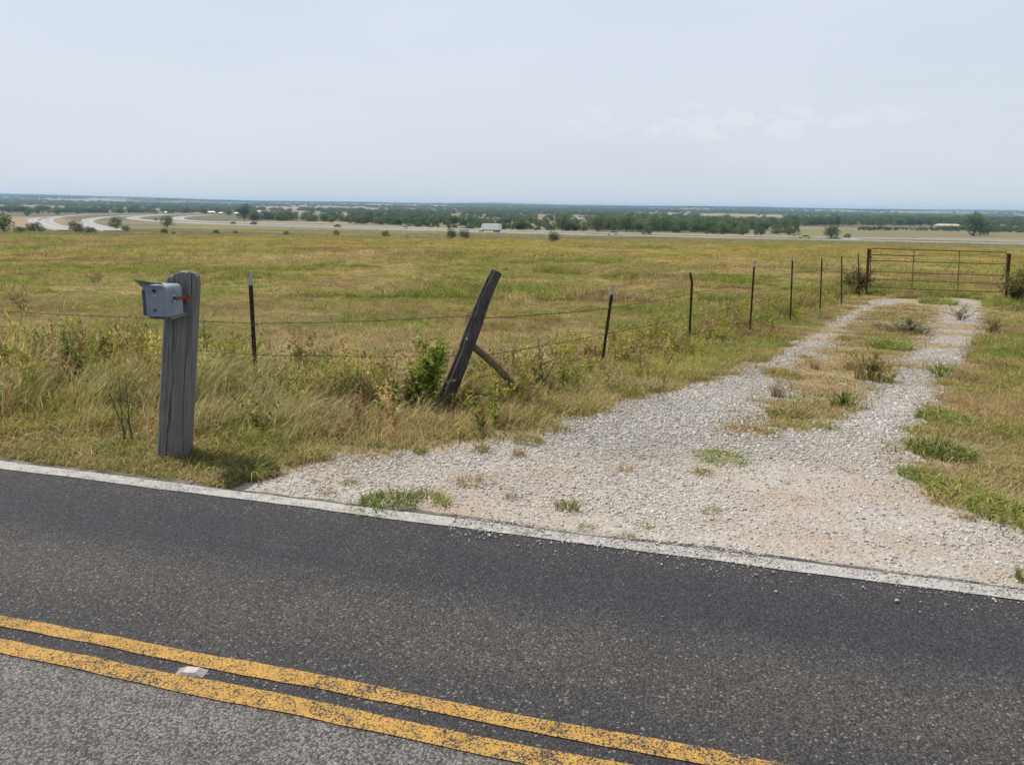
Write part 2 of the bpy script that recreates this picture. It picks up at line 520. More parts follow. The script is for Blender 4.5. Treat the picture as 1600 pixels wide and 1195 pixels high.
q = N('ground_soil')
P = q.coord('Position')
alb = q.attr('albedo'); gv = q.attr('gravel', out='Fac'); du = q.attr('dusty', out='Fac')
n_f = q.noise(P, 9, 6, .65); n_ff = q.noise(P, 70, 4, .6); n_m = q.noise(P, 1.6, 4)
soil = q.mix(q.rng(n_f, .3, .7), q.mix(.35, alb, (.02, .015, .01)), alb)
soil = q.mix(q.rng(n_ff, .35, .65, 0, .45), soil, (.34, .26, .15))
# stone colours
vc = q.voro(P, 46, 'F1', 'Color'); vd = q.voro(P, 46, 'F1', 'Distance')
vsep = q.node('ShaderNodeSeparateColor'); q.l.new(vc, vsep.inputs[0])
gray = q.mix(vsep.outputs[0], (.20, .190, .178), (.40, .385, .362))
gray = q.mix(q.rng(vd, .25, .62), gray, (.26, .228, .188))
dust = q.mix(q.rng(vsep.outputs[1], .3, 1), (.335, .308, .278), (.44, .412, .38))
dust = q.mix(q.rng(n_m, .45, .66, 0, .9), dust, (.345, .275, .21))
dust = q.mix(q.rng(q.noise(P, 22, 5, .7), .5, .68, 0, .6), dust, (.22, .188, .158))
stone = q.mix(du, gray, dust)
edge = q.math('ADD', gv, q.math('MULTIPLY', q.math('SUBTRACT', n_f, .5), .9))
mask = q.rng(edge, .40, .60)
col = q.mix(mask, soil, stone)
hgt = q.math('ADD', q.math('MULTIPLY', vd, q.math('MULTIPLY', mask, -.6)), q.math('MULTIPLY', n_ff, .8))
M_GROUND = q.out(q.principled(col, .95, 0, q.bump(hgt, .8, .02), .15))
ground = build_ground()

# ------------------------------------------------------------------ the road
def strip_mesh(name, s0, s1, z, mat, t0=-70, t1=60, jag0=0, jag1=0, parent=None, step=.06, skirt=False):
    """a sheet along the road between two offsets; local x along, local y across"""
    t = np.concatenate([np.linspace(t0, -9, 60), np.arange(-8.9, 9, step), np.linspace(9, t1, 50)])
    e0 = s0 + jag0*(fbm(t*3.1, t*0+.5, 5, 4)-.5)*2; e1 = s1 + jag1*(fbm(t*3.1, t*0+7.5, 9, 4)-.5)*2
    rows = [np.stack([t, e0, t*0+z], 1), np.stack([t, e1, t*0+z], 1)]
    if skirt: rows.append(np.stack([t, e1+.02, t*0+z-.06], 1))
    V = np.concatenate(rows); n = len(t)
    Fc = []
    for k in range(len(rows)-1):
        i = np.arange(n-1)+k*n
        Fc.append(np.stack([i, i+1, i+1+n, i+n], 1))
    o = mesh_obj(name, V, np.concatenate(Fc), mat, parent)
    if parent is None:
        o.location = (NRM[0]*C0, NRM[1]*C0, 0); o.rotation_euler = (0, 0, TH)
    return o

def asphalt_nodes(q):
    P = q.coord('Object')
    sp = q.node('ShaderNodeSeparateXYZ'); q.l.new(P, sp.inputs[0])
    y = sp.outputs['Y']
    mp = q.node('ShaderNodeMapping'); mp.inputs['Scale'].default_value = (1, 1, 0); q.l.new(P, mp.inputs['Vector'])
    V = mp.outputs[0]
    warp = q.node('ShaderNodeVectorMath', operation='ADD'); q.l.new(V, warp.inputs[0])
    wn_ = q.node('ShaderNodeVectorMath', operation='SCALE'); q.l.new(q.noise(V, 60, 2, .5, 'Color'), wn_.inputs[0]); wn_.inputs['Scale'].default_value = .012
    q.l.new(wn_.outputs[0], warp.inputs[1]); V2 = warp.outputs[0]
    vd = q.voro(V2, 118, 'F1', 'Distance'); vc = q.voro(V2, 118, 'F1', 'Color')
    sc = q.node('ShaderNodeSeparateColor'); q.l.new(vc, sc.inputs[0])
    big = q.noise(V, 1.1, 4); mid = q.noise(V, 5.5, 5, .6); streak = q.noise(q.coord('Object', (.35, 2.6, 0)), 1.6, 5, .6)
    near = q.rng(y, -1.72, -1.69, 1, 0)                                       # the near lane, older and paler
    wheel = q.math('MULTIPLY', q.rng(q.math('ABSOLUTE', q.math('ADD', y, .50)), .12, .42, 1, 0), q.rng(y, -1.7, -1.6))
    worn = q.math('MULTIPLY', q.rng(q.math('ABSOLUTE', q.math('ADD', y, 1.08)), .1, .42, 1, 0), q.rng(y, -1.7, -1.6))
    base = q.mix(q.rng(big, .3, .7), (.030, .029, .031), (.043, .041, .042))
    wheel = q.math('MULTIPLY', wheel, q.rng(q.noise(V, .9, 4, .6), .3, .6, .35, 1))
    worn = q.math('MULTIPLY', worn, q.rng(q.noise(V, 1.3, 5, .65), .3, .65, .3, 1))
    base = q.mix(q.math('MULTIPLY', wheel, .85), base, (.024, .027, .036))
    base = q.mix(q.math('MULTIPLY', worn, .75), base, (.078, .072, .062))
    base = q.mix(near, base, q.mix(q.rng(mid, .3, .7), (.108, .100, .096), (.152, .141, .133)))
    base = q.mix(q.rng(streak, .5, .75, 0, .4), base, (.032, .031, .033))
    # stones: each its own grey, a few pale flecks
    lum = q.rng(sc.outputs[0], 0, 1, .42, 1.75)
    cmb = q.node('ShaderNodeCombineColor')
    for i in range(3): q.l.new(lum, cmb.inputs[i])
    col = q.mix(1.0, base, cmb.outputs[0], 'MULTIPLY')
    fn_ = q.rng(q.noise(V, 300, 3, .7), .3, .7, .55, 1.45); cm2 = q.node('ShaderNodeCombineColor')
    for i in range(3): q.l.new(fn_, cm2.inputs[i])
    col = q.mix(1.0, col, cm2.outputs[0], 'MULTIPLY')
    fleck = q.math('GREATER_THAN', sc.outputs[1], q.rng(mid, .3, .75, .985, .915))
    scuff = q.math('MULTIPLY', q.rng(q.noise(q.coord('Object', (1.6, 9, 0)), 1.4, 6, .7), .62, .72), q.rng(q.math('ABSOLUTE', q.math('ADD', y, .34)), .05, .4, .8, 0))
    col = q.mix(q.math('MULTIPLY', scuff, q.rng(sc.outputs[2], .3, .8)), col, (.16, .15, .135))
    col = q.mix(q.math('MULTIPLY', fleck, q.math('SUBTRACT', .62, q.math('MULTIPLY', wheel, .45))), col, (.25, .238, .22))
    pit = q.rng(vd, .42, .72)
    col = q.mix(q.math('MULTIPLY', pit, .6), col, (.014, .014, .015))
    h = q.math('ADD', q.math('MULTIPLY', q.math('SUBTRACT', .8, vd), 1.0), q.math('MULTIPLY', sc.outputs[2], .6))
    h = q.math('ADD', h, q.math('MULTIPLY', mid, .5))
    return col, h, mid, sc, V, pit, y
q = N('asphalt')
col, h, mid, sc, V, pit, y = asphalt_nodes(q)
# dust and grit tracked out from the gravel along the far edge
dstm = q.math('MULTIPLY', q.rng(y, -.02, .13), q.rng(q.noise(V, 7, 5, .7), .42, .62))
col = q.mix(q.math('MULTIPLY', dstm, .8), col, (.30, .26, .215))
M_ASPHALT = q.out(q.principled(col, .82, 0, q.bump(h, .9, .006), .35))
def paint(name, c1, c2, dirt, lo, hi):
    q = N(name)
    col, h, mid, sc, V, pit, y = asphalt_nodes(q)
    fine = q.noise(V, 130, 3, .6); med = q.noise(V, 16, 5, .65)
    cov = q.math('ADD', q.math('MULTIPLY', fine, .55), q.math('MULTIPLY', med, .45))
    cov = q.math('ADD', q.math('SUBTRACT', cov, q.math('MULTIPLY', pit, .12)), q.math('MULTIPLY', q.math('SUBTRACT', q.noise(V, 1.7, 4, .6), .5), .34))
    keep = q.rng(cov, lo, hi)
    pc = q.mix(q.rng(med, .3, .7), c1, c2)
    spk = q.math('MAXIMUM', q.rng(q.noise(V, 230, 3, .7), .54, .64), q.math('LESS_THAN', sc.outputs[2], .17))
    pc = q.mix(q.math('MULTIPLY', spk, dirt), pc, (.05, .042, .03))
    return q.out(q.principled(q.mix(keep, col, pc), .7, 0, q.bump(h, .8, .005), .3))
M_WHITE = paint('white_line_paint', (.345, .334, .316), (.425, .412, .39), .4, .30, .42)
M_YELLOW = paint('yellow_line_paint', (.37, .205, .038), (.45, .265, .062), .75, .34, .46)
road = strip_mesh('road', -9, ROAD_EDGE, 0.0, M_ASPHALT, jag1=.05, skirt=True)
tag(road, kind='structure')
for nm, a, b, m in (('edge_line', -.056, .056, M_WHITE), ('centre_line', -1.553, -1.477, M_YELLOW), ('centre_line', -1.706, -1.620, M_YELLOW)):
    o = strip_mesh(nm, a, b, 0.004, m, jag0=.013, jag1=.013)
    tag(o, kind='structure')

# ------------------------------------------------------------------ scattering
def scatter(name, pts, rot, scl, tint, idx, variants, label, cat):
    me = bpy.data.meshes.new(name)
    n = len(pts)
    me.vertices.add(n); me.vertices.foreach_set('co', np.asarray(pts, np.float32).ravel())
    add_attr(me, 'rot', 'FLOAT_VECTOR', np.asarray(rot, np.float32))
    add_attr(me, 'scl', 'FLOAT_VECTOR', np.asarray(scl, np.float32))
    add_attr(me, 'tint', 'FLOAT_COLOR', np.concatenate([np.asarray(tint), np.ones((n, 1))], 1).astype(np.float32))
    add_attr(me, 'pick', 'INT', np.asarray(idx, np.int32))
    o = link(bpy.data.objects.new(name, me))
    col = bpy.data.collections.new(name + '_kinds')
    for k, vm in enumerate(variants):
        col.objects.link(bpy.data.objects.new('%s_kind_%02d' % (name, k), vm))
    ng = bpy.data.node_groups.new(name + '_scatter', 'GeometryNodeTree')
    ng.interface.new_socket('Geometry', in_out='INPUT', socket_type='NodeSocketGeometry')
    ng.interface.new_socket('Geometry', in_out='OUTPUT', socket_type='NodeSocketGeometry')
    nn, ll = ng.nodes, ng.links
    gi = nn.new('NodeGroupInput'); go = nn.new('NodeGroupOutput')
    ci = nn.new('GeometryNodeCollectionInfo'); ci.inputs['Collection'].default_value = col
    ci.inputs['Separate Children'].default_value = True; ci.inputs['Reset Children'].default_value = True
    ip = nn.new('GeometryNodeInstanceOnPoints'); ip.inputs['Pick Instance'].default_value = True
    def na(nm, t):
        a = nn.new('GeometryNodeInputNamedAttribute'); a.data_type = t; a.inputs['Name'].default_value = nm
        return a.outputs['Attribute']
    er = nn.new('FunctionNodeEulerToRotation')
    ll.new(na('rot', 'FLOAT_VECTOR'), er.inputs[0])
    ll.new(gi.outputs[0], ip.inputs['Points']); ll.new(ci.outputs[0], ip.inputs['Instance'])
    ll.new(na('pick', 'INT'), ip.inputs['Instance Index']); ll.new(er.outputs[0], ip.inputs['Rotation'])
    ll.new(na('scl', 'FLOAT_VECTOR'), ip.inputs['Scale'])
    ll.new(ip.outputs[0], go.inputs[0])
    md = o.modifiers.new('scatter', 'NODES'); md.node_group = ng
    return tag(o, label, cat, kind='stuff')

def blades(n, hmin, hmax, width, spread, lean, leandir=None, segs=3, droop=.5, rs=0, rmin=0.0, curl=.3):
    """a clump of grass blades, each a tapering bent ribbon"""
    r = np.random.default_rng(rs)
    V = []; Fc = []; R = []
    for b in range(n):
        a = r.uniform(0, 2*math.pi); rad = spread*math.sqrt(r.uniform(rmin, 1))
        bx, by = rad*math.cos(a), rad*math.sin(a)
        h = r.uniform(hmin, hmax)
        d = r.uniform(0, 2*math.pi) if leandir is None else leandir + r.normal(0, .7)
        if leandir is None and spread > 0 and r.random() < .65: d = a + r.normal(0, .5)
        l = abs(r.normal(lean, lean*.45)); dr = droop*r.uniform(.4, 1.5)
        fa = r.uniform(0, math.pi); w = width*r.uniform(.6, 1.3)
        sx, sy = math.cos(fa)*w/2, math.sin(fa)*w/2
        d2 = d + r.normal(0, curl)
        o = len(V); rv = r.random()
        for k in range(segs+1):
            t = k/segs
            ang = l*t + dr*t*t
            out = h*(t*math.sin(ang*.75)); zz = h*t*math.cos(ang*.7)
            dd = d*(1-t)+d2*t
            px, py = bx+out*math.cos(dd), by+out*math.sin(dd)
            tap = (1-t)**.7 if k < segs else 0
            if k < segs:
                V += [(px-sx*tap, py-sy*tap, zz), (px+sx*tap, py+sy*tap, zz)]; R += [rv, rv]
            else:
                V.append((px, py, zz)); R.append(rv)
        for k in range(segs-1): Fc.append((o+2*k, o+2*k+1, o+2*k+3, o+2*k+2))
        Fc.append((o+2*segs-2, o+2*segs-1, o+2*segs))
    return V, Fc, R
def blade_mesh(name, mat, parts):
    V = []; Fc = []; R = []
    for v, f, r in parts:
        o = len(V); V += v; Fc += [tuple(i+o for i in q_) for q_ in f]; R += r
    me = mesh_from(name, V, Fc, mat)
    add_attr(me, 'rnd', 'FLOAT', np.asarray(R, np.float32))
    return me
def leaves(n, pts, size, rs=0, up=.3, long=1.7):
    """n small folded leaves spread over given points"""
    r = np.random.default_rng(rs); V = []; Fc = []; R = []
    for i in range(n):
        p = np.asarray(pts[i % len(pts)], float)
        s = size*r.uniform(.6, 1.3)
        a = r.uniform(0, 2*math.pi); e = r.normal(up, .45)
        d = np.array([math.cos(a)*math.cos(e), math.sin(a)*math.cos(e), math.sin(e)])
        u = np.cross(d, [0, 0, 1.0]); u /= np.linalg.norm(u)+1e-9
        roll = r.normal(0, .6); nrm = np.cross(u, d); u = u*math.cos(roll)+nrm*math.sin(roll)
        o = len(V); fold = -.18*s*np.cross(u, d)
        V += [p, p+d*s*.45+u*s/long/2+fold*.5, p+d*s, p+d*s*.45-u*s/long/2+fold*.5]
        Fc += [(o, o+1, o+2), (o, o+2, o+3)]; R += [r.random()]*4
    return V, Fc, R

# clump kinds (unit: metres, scaled per place)
K_TALL = [blade_mesh('tall_%d' % i, M_GRASS, [blades(20, .5, 1.0, .0068, .10, .38, 0.0, 5, .75, 200+i, curl=.7), blades(16, .15, .5, .007, .12, .6, None, 3, .8, 250+i)]) for i in range(4)]
K_SHORT = [blade_mesh('short_%d' % i, M_GRASS, [blades(30, .35, 1.0, .05, .55, .55, None, 3, .9, 300+i, curl=.6)]) for i in range(4)]
K_MAT = [blade_mesh('mat_%d' % i, M_GRASS, [blades(26, .6, 1.3, .035, .8, 1.5, None, 3, 1.0, 340+i, curl=1.0)]) for i in range(3)]
K_FAR = [blade_mesh('far_%d' % i, M_GRASS, [blades(44, .4, 1.0, .07, 1.5, .5, None, 2, .8, 380+i, curl=.5)]) for i in range(3)]
def weed_parts(h, nst, size, rs, lean=.15):
    r = np.random.default_rng(rs); parts = []; pts = []
    for k in range(nst):
        a = r.uniform(0, 6.28); l = abs(r.normal(lean, lean)); hh = h*r.uniform(.6, 1.0)
        for j in range(9):
            t = .2+.8*j/8
            pts.append((math.cos(a)*l*hh*t*t*2, math.sin(a)*l*hh*t*t*2, hh*t))
    parts.append(leaves(nst*9*3, pts, size, rs+1, .35, 2.4))
    return parts
K_WEED = [blade_mesh('weed_%d' % i, M_GRASS, weed_parts(1.0, 5, .13, 420+i, .2)+[blades(6, .6, 1.0, .012, .05, .2, None, 3, .2, 460+i)]) for i in range(3)]

FENCE_A = G([-260, 401, 690], [585, 612, 636])[:, :2]
def grass_ok(x, y, thr=.35): return (gravel(x, y) < thr) & (S(x, y) > ROAD_EDGE+.03)
def in_view(x, y, pad=.06):
    k = x/np.maximum(y, .1); return (k > -.66-pad) & (k < .66+pad) & (y > 1)
FENCE_B = G([690, 942, 1079, 1173, 1250, 1345], [636, 577, 531, 500, 474, 450])[:, :2]
def fence_d(x, y): return np.minimum(seg_dist(x, y, FENCE_A), seg_dist(x, y, FENCE_B))

def cand(n, r0, r1, a=44):
    th = np.deg2rad(rng.uniform(-a, a, n)); r = np.sqrt(rng.uniform(r0*r0, r1*r1, n))
    return r*np.sin(th), r*np.cos(th)
def lay(name, x, y, h, wid, tint, kinds, label, cat, tilt=.12, sink=.01, lean=None):
    n = len(x); z = T(x, y)-sink
    rot = np.stack([rng.normal(0, tilt, n), rng.normal(0, tilt, n), rng.uniform(0, 6.283, n) if lean is None else rng.normal(lean, .6, n)], 1)
    jit = rng.uniform(.7, 1.3, n)
    scl = np.stack([wid*jit, wid*jit, h*rng.uniform(.7, 1.3, n)], 1)
    return scatter(name, np.stack([x, y, z], 1), rot, scl, tint, rng.integers(0, len(kinds), n), kinds, label, cat)
def vary(c, amt=.22):
    n = len(c); c = c*rng.normal(1, amt, (n, 1)).clip(.5, 1.6)
    return np.clip(c*rng.normal(1, .07, (n, 3)).clip(.8, 1.2), .005, .8)
def mixc(c, other, f): f = np.asarray(f)[:, None]; return c*(1-f)+np.asarray(other)*f

def verge_h(x, y):
    """height of the rough grass between road and fence"""
    s = S(x, y); left = 1-sstep(-2.6, -.5, x + (fbm(x*.8, y*.8, 7)-.5)*1.0)
    h = .10 + .25*sstep(.45, 1.3, s)*left*(1-.8*sstep(1.9, 3.0, s)) + .08*sstep(.8, 2.6, s)
    fd = fence_d(x, y)
    return h + .12*np.exp(-(fd/.5)**2)

def sward(name, x, y, h, w, tint, label, cat, segs=4, lean=.5, droop=.8, wind=0.0, windf=.6, curl=.5):
    """free-standing blades, one real mesh: every blade a tapering bent ribbon"""
    n = len(x); z = T(x, y)-.012
    d = rng.uniform(0, 6.283, n); bl = rng.random(n) < windf
    d = np.where(bl, rng.normal(wind, .55, n), d); d2 = d+rng.normal(0, curl, n)
    l = np.abs(rng.normal(lean, lean*.5, n)); dr = droop*rng.uniform(.3, 1.5, n)
    fa = rng.uniform(0, math.pi, n); ww = w*rng.uniform(.6, 1.35, n)
    sx = np.cos(fa)*ww/2; sy = np.sin(fa)*ww/2
    hh = h*rng.uniform(.55, 1.25, n)
    vs = []
    for k in range(segs+1):
        t = k/segs; ang = np.minimum(l*t+dr*t*t, 2.0); o = hh*t*np.sin(ang*.75); zz = hh*t*np.cos(ang*.7)
        dd = d*(1-t)+d2*t; px = x+o*np.cos(dd); py = y+o*np.sin(dd); tap = (1-t)**.6
        if k < segs: vs += [np.stack([px-sx*tap, py-sy*tap, z+zz], 1), np.stack([px+sx*tap, py+sy*tap, z+zz], 1)]
        else: vs.append(np.stack([px, py, z+zz], 1))
    nv = 2*segs+1
    V = np.stack(vs, 1).reshape(-1, 3)
    tri = []
    for k in range(segs-1): tri += [(2*k, 2*k+1, 2*k+3), (2*k, 2*k+3, 2*k+2)]
    tri.append((2*segs-2, 2*segs-1, 2*segs))
    Fc = (np.arange(n)[:, None, None]*nv+np.array(tri)[None]).reshape(-1, 3)
    me = mesh_from(name, V, Fc, M_BLADE)
    add_attr(me, 'tint', 'FLOAT_COLOR', np.repeat(np.concatenate([tint, np.ones((n, 1))], 1), nv, 0).astype(np.float32))
    add_attr(me, 'rnd', 'FLOAT', np.repeat(rng.random(n), nv).astype(np.float32))
    return tag(link(bpy.data.objects.new(name, me)), label, cat, kind='stuff')

# 1 the tall wispy grass on the near side of the roadside fence, on both sides of the mailbox post
x, y = cand(300000, 4.2, 13)
s = S(x, y); hh = verge_h(x, y)
cl_ = fbm(x*2.6, y*2.6, 13, 3)
keep = grass_ok(x, y) & (s < 3.4+1.6*fbm(x, y, 12)) & (hh > .15) & (rng.random(len(x)) < sstep(.12, .3, hh)*(.05+.95*sstep(.44, .64, cl_))) & (x < .3)
x, y, hh, cl_ = x[keep], y[keep], hh[keep], cl_[keep]
c = mixc(patch(x, y), (.52, .45, .24), np.clip(.5+.9*(fbm(x*1.3, y*1.3, 14)-.5), 0, 1)); c = mixc(c, (.20, .225, .06), sstep(.48, .68, fbm(x*.9+4, y*.9, 15))*.7); c = mixc(c, (.33, .22, .12), sstep(-2.0, -.9, x)*sstep(.40, .56, fbm(x*1.4, y*1.4, 49))*.65)
sward('verge_grass', x, y, hh*(.55+.9*cl_), .0062, vary(c), 'tall wispy straw-green grass leaning along the road verge round the mailbox post', 'grass', 4, .42, .75, .1, .7)
# 2 short grass along the road edge and round the drive
x, y = cand(420000, 3.2, 14)
s = S(x, y); hh = verge_h(x, y)
dd = np.abs(sdist(x, y, DRIVE_P)); cl_ = fbm(x*2.2+5, y*2.2, 19, 3)
gq_ = gravel(x, y)
keep = grass_ok(x, y, .93) & (rng.random(len(x)) < (1-gq_)**1.4) & ((dd < 2.4) | (s < 2.4) | (fence_d(x, y) < 1.0)) & (rng.random(len(x)) < .3+.7*sstep(.36, .56, cl_))
x, y, hh, cl_ = x[keep], y[keep], hh[keep], cl_[keep]
right = sstep(-.2, .5, (x-np.interp(y, _dr[::-1, 1], _dr[::-1, 0]))+.4)
strip = sstep(-.3, .1, sdist(x, y, STRIP_P))
low = np.clip(.55*right+.78*strip, 0, .78)
thin = rng.random(len(x)) > .62*strip*(1-.85*sstep(.52, .64, fbm(x*1.9, y*1.9, 17)))
x, y, hh, cl_, right, strip, low = (v_[thin] for v_ in (x, y, hh, cl_, right, strip, low))
hh = hh*(1-low)
c = mixc(patch(x, y), (.22, .245, .05), sstep(.45, .65, fbm(x*.8, y*.8, 16))*.75*(1-.8*np.maximum(right, strip))); c = mixc(c, (.44, .32, .16), sstep(.48, .66, fbm(x*1.1, y*1.1, 18))*.7)
c = mixc(c, (.40, .27, .13), np.maximum(right*sstep(.38, .55, fbm(x*.7, y*.7, 20))*.8, strip*.9))
c = mixc(c, (.36, .38, .05), (1-right)*(1-sstep(.5, 1.7, fence_d(x, y)))*sstep(.4, 1.6, x)*sstep(.42, .58, fbm(x*.9, y*.9, 48))*.75)
sward('roadside_turf', x, y, np.clip(hh*.85, .03, .17)*(.35+1.3*cl_), .0075, vary(c), 'short patchy green and straw turf edging the road and the gravel drive', 'grass', 3, .7, .8, 0.0, .25)
t_ = rng.uniform(-6.5, -.9, 34000); s_ = ROAD_EDGE+.03+np.abs(rng.normal(0, .42, 34000)); x = NRM[0]*(C0+s_)+ALN[0]*t_; y = NRM[1]*(C0+s_)+ALN[1]*t_
k_ = grass_ok(x, y, .4) & (rng.random(len(x)) < .25+.75*sstep(.35, .55, fbm(x*3, y*3, 37, 3))); x, y, s_ = x[k_], y[k_], s_[k_]
c = mixc(np.repeat(np.array([[.44, .34, .17]]), len(x), 0), (.21, .235, .05), sstep(.44, .6, fbm(x*1.6, y*1.6, 38))*.85)
sward('kerbside_grass', x, y, (.05+.10*np.clip(s_, 0, .8))*(.6+.9*fbm(x*4, y*4, 39)), .0065, vary(c, .3), 'tangled low straw and green grass creeping up to the white line', 'grass', 4, .9, 1.1, 0.0, .3, 1.2)
x, y = cand(60000, 4.6, 15); s_ = S(x, y)
k_ = grass_ok(x, y, .15) & (s_ > .7) & (s_ < 6) & (rng.random(len(x)) < .34*sstep(.4, .65, fbm(x*1.2, y*1.2, 44))); x, y = x[k_], y[k_]
c = mixc(np.repeat(np.array([[.50, .41, .20]]), len(x), 0), (.30, .20, .10), (rng.random(len(x)) < .35)*.9)
sward('seed_stalks', x, y, rng.uniform(.18, .46, len(x)), .0045, vary(c, .25), 'thin pale seed stalks standing above the verge grass', 'grass', 4, .3, .5, .1, .6)
x, y = cand(700000, 4.5, 30, 36); 
nb_ = (x > np.interp(y, _dl[:, 1], _dl[:, 0])-1.2) & (x < np.interp(y, _dr[::-1, 1], _dr[::-1, 0])+1.2); x, y = x[nb_], y[nb_]
sd_ = sdist(x, y, DRIVE_P); sp_ = sstep(-.35, .15, sdist(x, y, STRIP_P)); fr_ = sstep(-.5, -.1, sd_)*(1-sstep(.0, .35, sd_))
k_ = (S(x, y) > .16) & (rng.random(len(x)) < np.maximum(sp_*(.25+.75*sstep(.40, .58, fbm(x*2.4, y*2.4, 161, 4))), fr_*.8*sstep(.35, .55, fbm(x*2, y*2, 163, 3))))
x, y, sp_ = x[k_], y[k_], sp_[k_]
c = mixc(np.repeat(np.array([[.42, .325, .17]]), len(x), 0), (.24, .24, .065), sstep(.48, .62, fbm(x*1.3, y*1.3, 165, 3))*.85); c = mixc(c, (.27, .175, .10), sstep(.52, .64, fbm(x*1.6+3, y*1.6, 167, 3))*.7)
sward('drive_strip_grass', x, y, (.03+.05*fbm(x*2.4, y*2.4, 161, 4))*(1+.4*rng.random(len(x))), .006+.0004*np.hypot(x, y), vary(c, .3), 'short dry straw grass between and beside the wheel tracks', 'grass', 2, .8, .9, 0.0, .2, .9)
# 3 field, near part
x, y = cand(70000, 7.5, 26)
keep = grass_ok(x, y, .1) & (S(x, y) > 2.6) & (rng.random(len(x)) < sstep(.28, .5, fbm(x*.7, y*.6, 24)))
x, y = x[keep], y[keep]
c = patch(x, y)
hg = .07+.14*sstep(.42, .7, fbm(x*.4, y*.4, 22))
hg = hg+.16*np.exp(-(fence_d(x, y)/.7)**2)
lay('field_grass', x, y, hg, .12+.45*hg, vary(c, .34), K_SHORT, 'mown field of green and straw coloured grass behind the wire fence', 'grass')
x, y = cand(30000, 7.0, 26)
keep = grass_ok(x, y, .1) & (S(x, y) > 1.8)
x, y = x[keep], y[keep]
c = mixc(patch(x, y), (.33, .25, .14), .55+0*x)
lay('dry_thatch', x, y, .09+0*x, .14+0*x, vary(c, .3), K_MAT, 'brown cut straw lying in drifts over the mown field', 'straw', .25)
x, y = cand(26000, 8, 60)
k_ = grass_ok(x, y, .08) & (S(x, y) > 2.8) & ((x-np.interp(y, _dr[::-1, 1], _dr[::-1, 0]) > 1.2) | (x < np.interp(y, _dl[:, 1], _dl[:, 0])-.6)) & (rng.random(len(x)) < sstep(.54, .66, fbm(x*.45, y*.3, 26)))
x, y = x[k_], y[k_]
c = mixc(np.repeat(C_GREEN[None], len(x), 0), (.34, .33, .06), rng.random(len(x))*.8); c = mixc(c, (.44, .34, .17), (rng.random(len(x)) < .25)*.8)
lay('field_tufts', x, y, .16+.16*rng.random(len(x)), .16+.002*np.hypot(x, y), vary(c), K_SHORT, 'taller green and straw tussocks dotted over the mown field', 'grass')
x, y = cand(16000, 14, 80)
k_ = grass_ok(x, y, .1) & (S(x, y) > 5) & (rng.random(len(x)) < .6*sstep(.56, .68, fbm(x*.3+8, y*.2, 46)))
x, y = x[k_], y[k_]
c = mixc(np.repeat(np.array([[.50, .40, .20]]), len(x), 0), (.36, .33, .09), (rng.random(len(x)) < .4)*.8)
lay('feathery_field_grass', x, y, .22+.2*rng.random(len(x)), .14+.0035*np.hypot(x, y), vary(c), K_SHORT, 'pale feathery grass plumes in patches over the field', 'grass')
# 4 field, middle and far parts
x, y = cand(75000, 25, 62)
keep = grass_ok(x, y, .1)
x, y = x[keep], y[keep]
c = patch(x, y); hg = .07+.34*sstep(.44, .72, fbm(x*.33, y*.22, 23))
lay('middle_field_grass', x, y, hg, .20+.4*hg, vary(c, .42), K_SHORT, 'olive and straw grass across the middle of the field', 'grass')
x, y = cand(60000, 58, 165)
c = patch(x, y); hg = .16+.34*sstep(.42, .7, fbm(x*.07, y*.06, 27))
yl = ((rng.random(len(x)) < .5*sstep(.48, .62, fbm(x*.045, y*.03, 28)))&(y > 75)).astype(float)
c = mixc(c, (.42, .33, .03), yl*.75)
lay('far_field_grass', x, y, hg, .45+0*hg, vary(c, .42), K_FAR, 'far edge of the field dotted with yellow flowering weeds', 'grass')

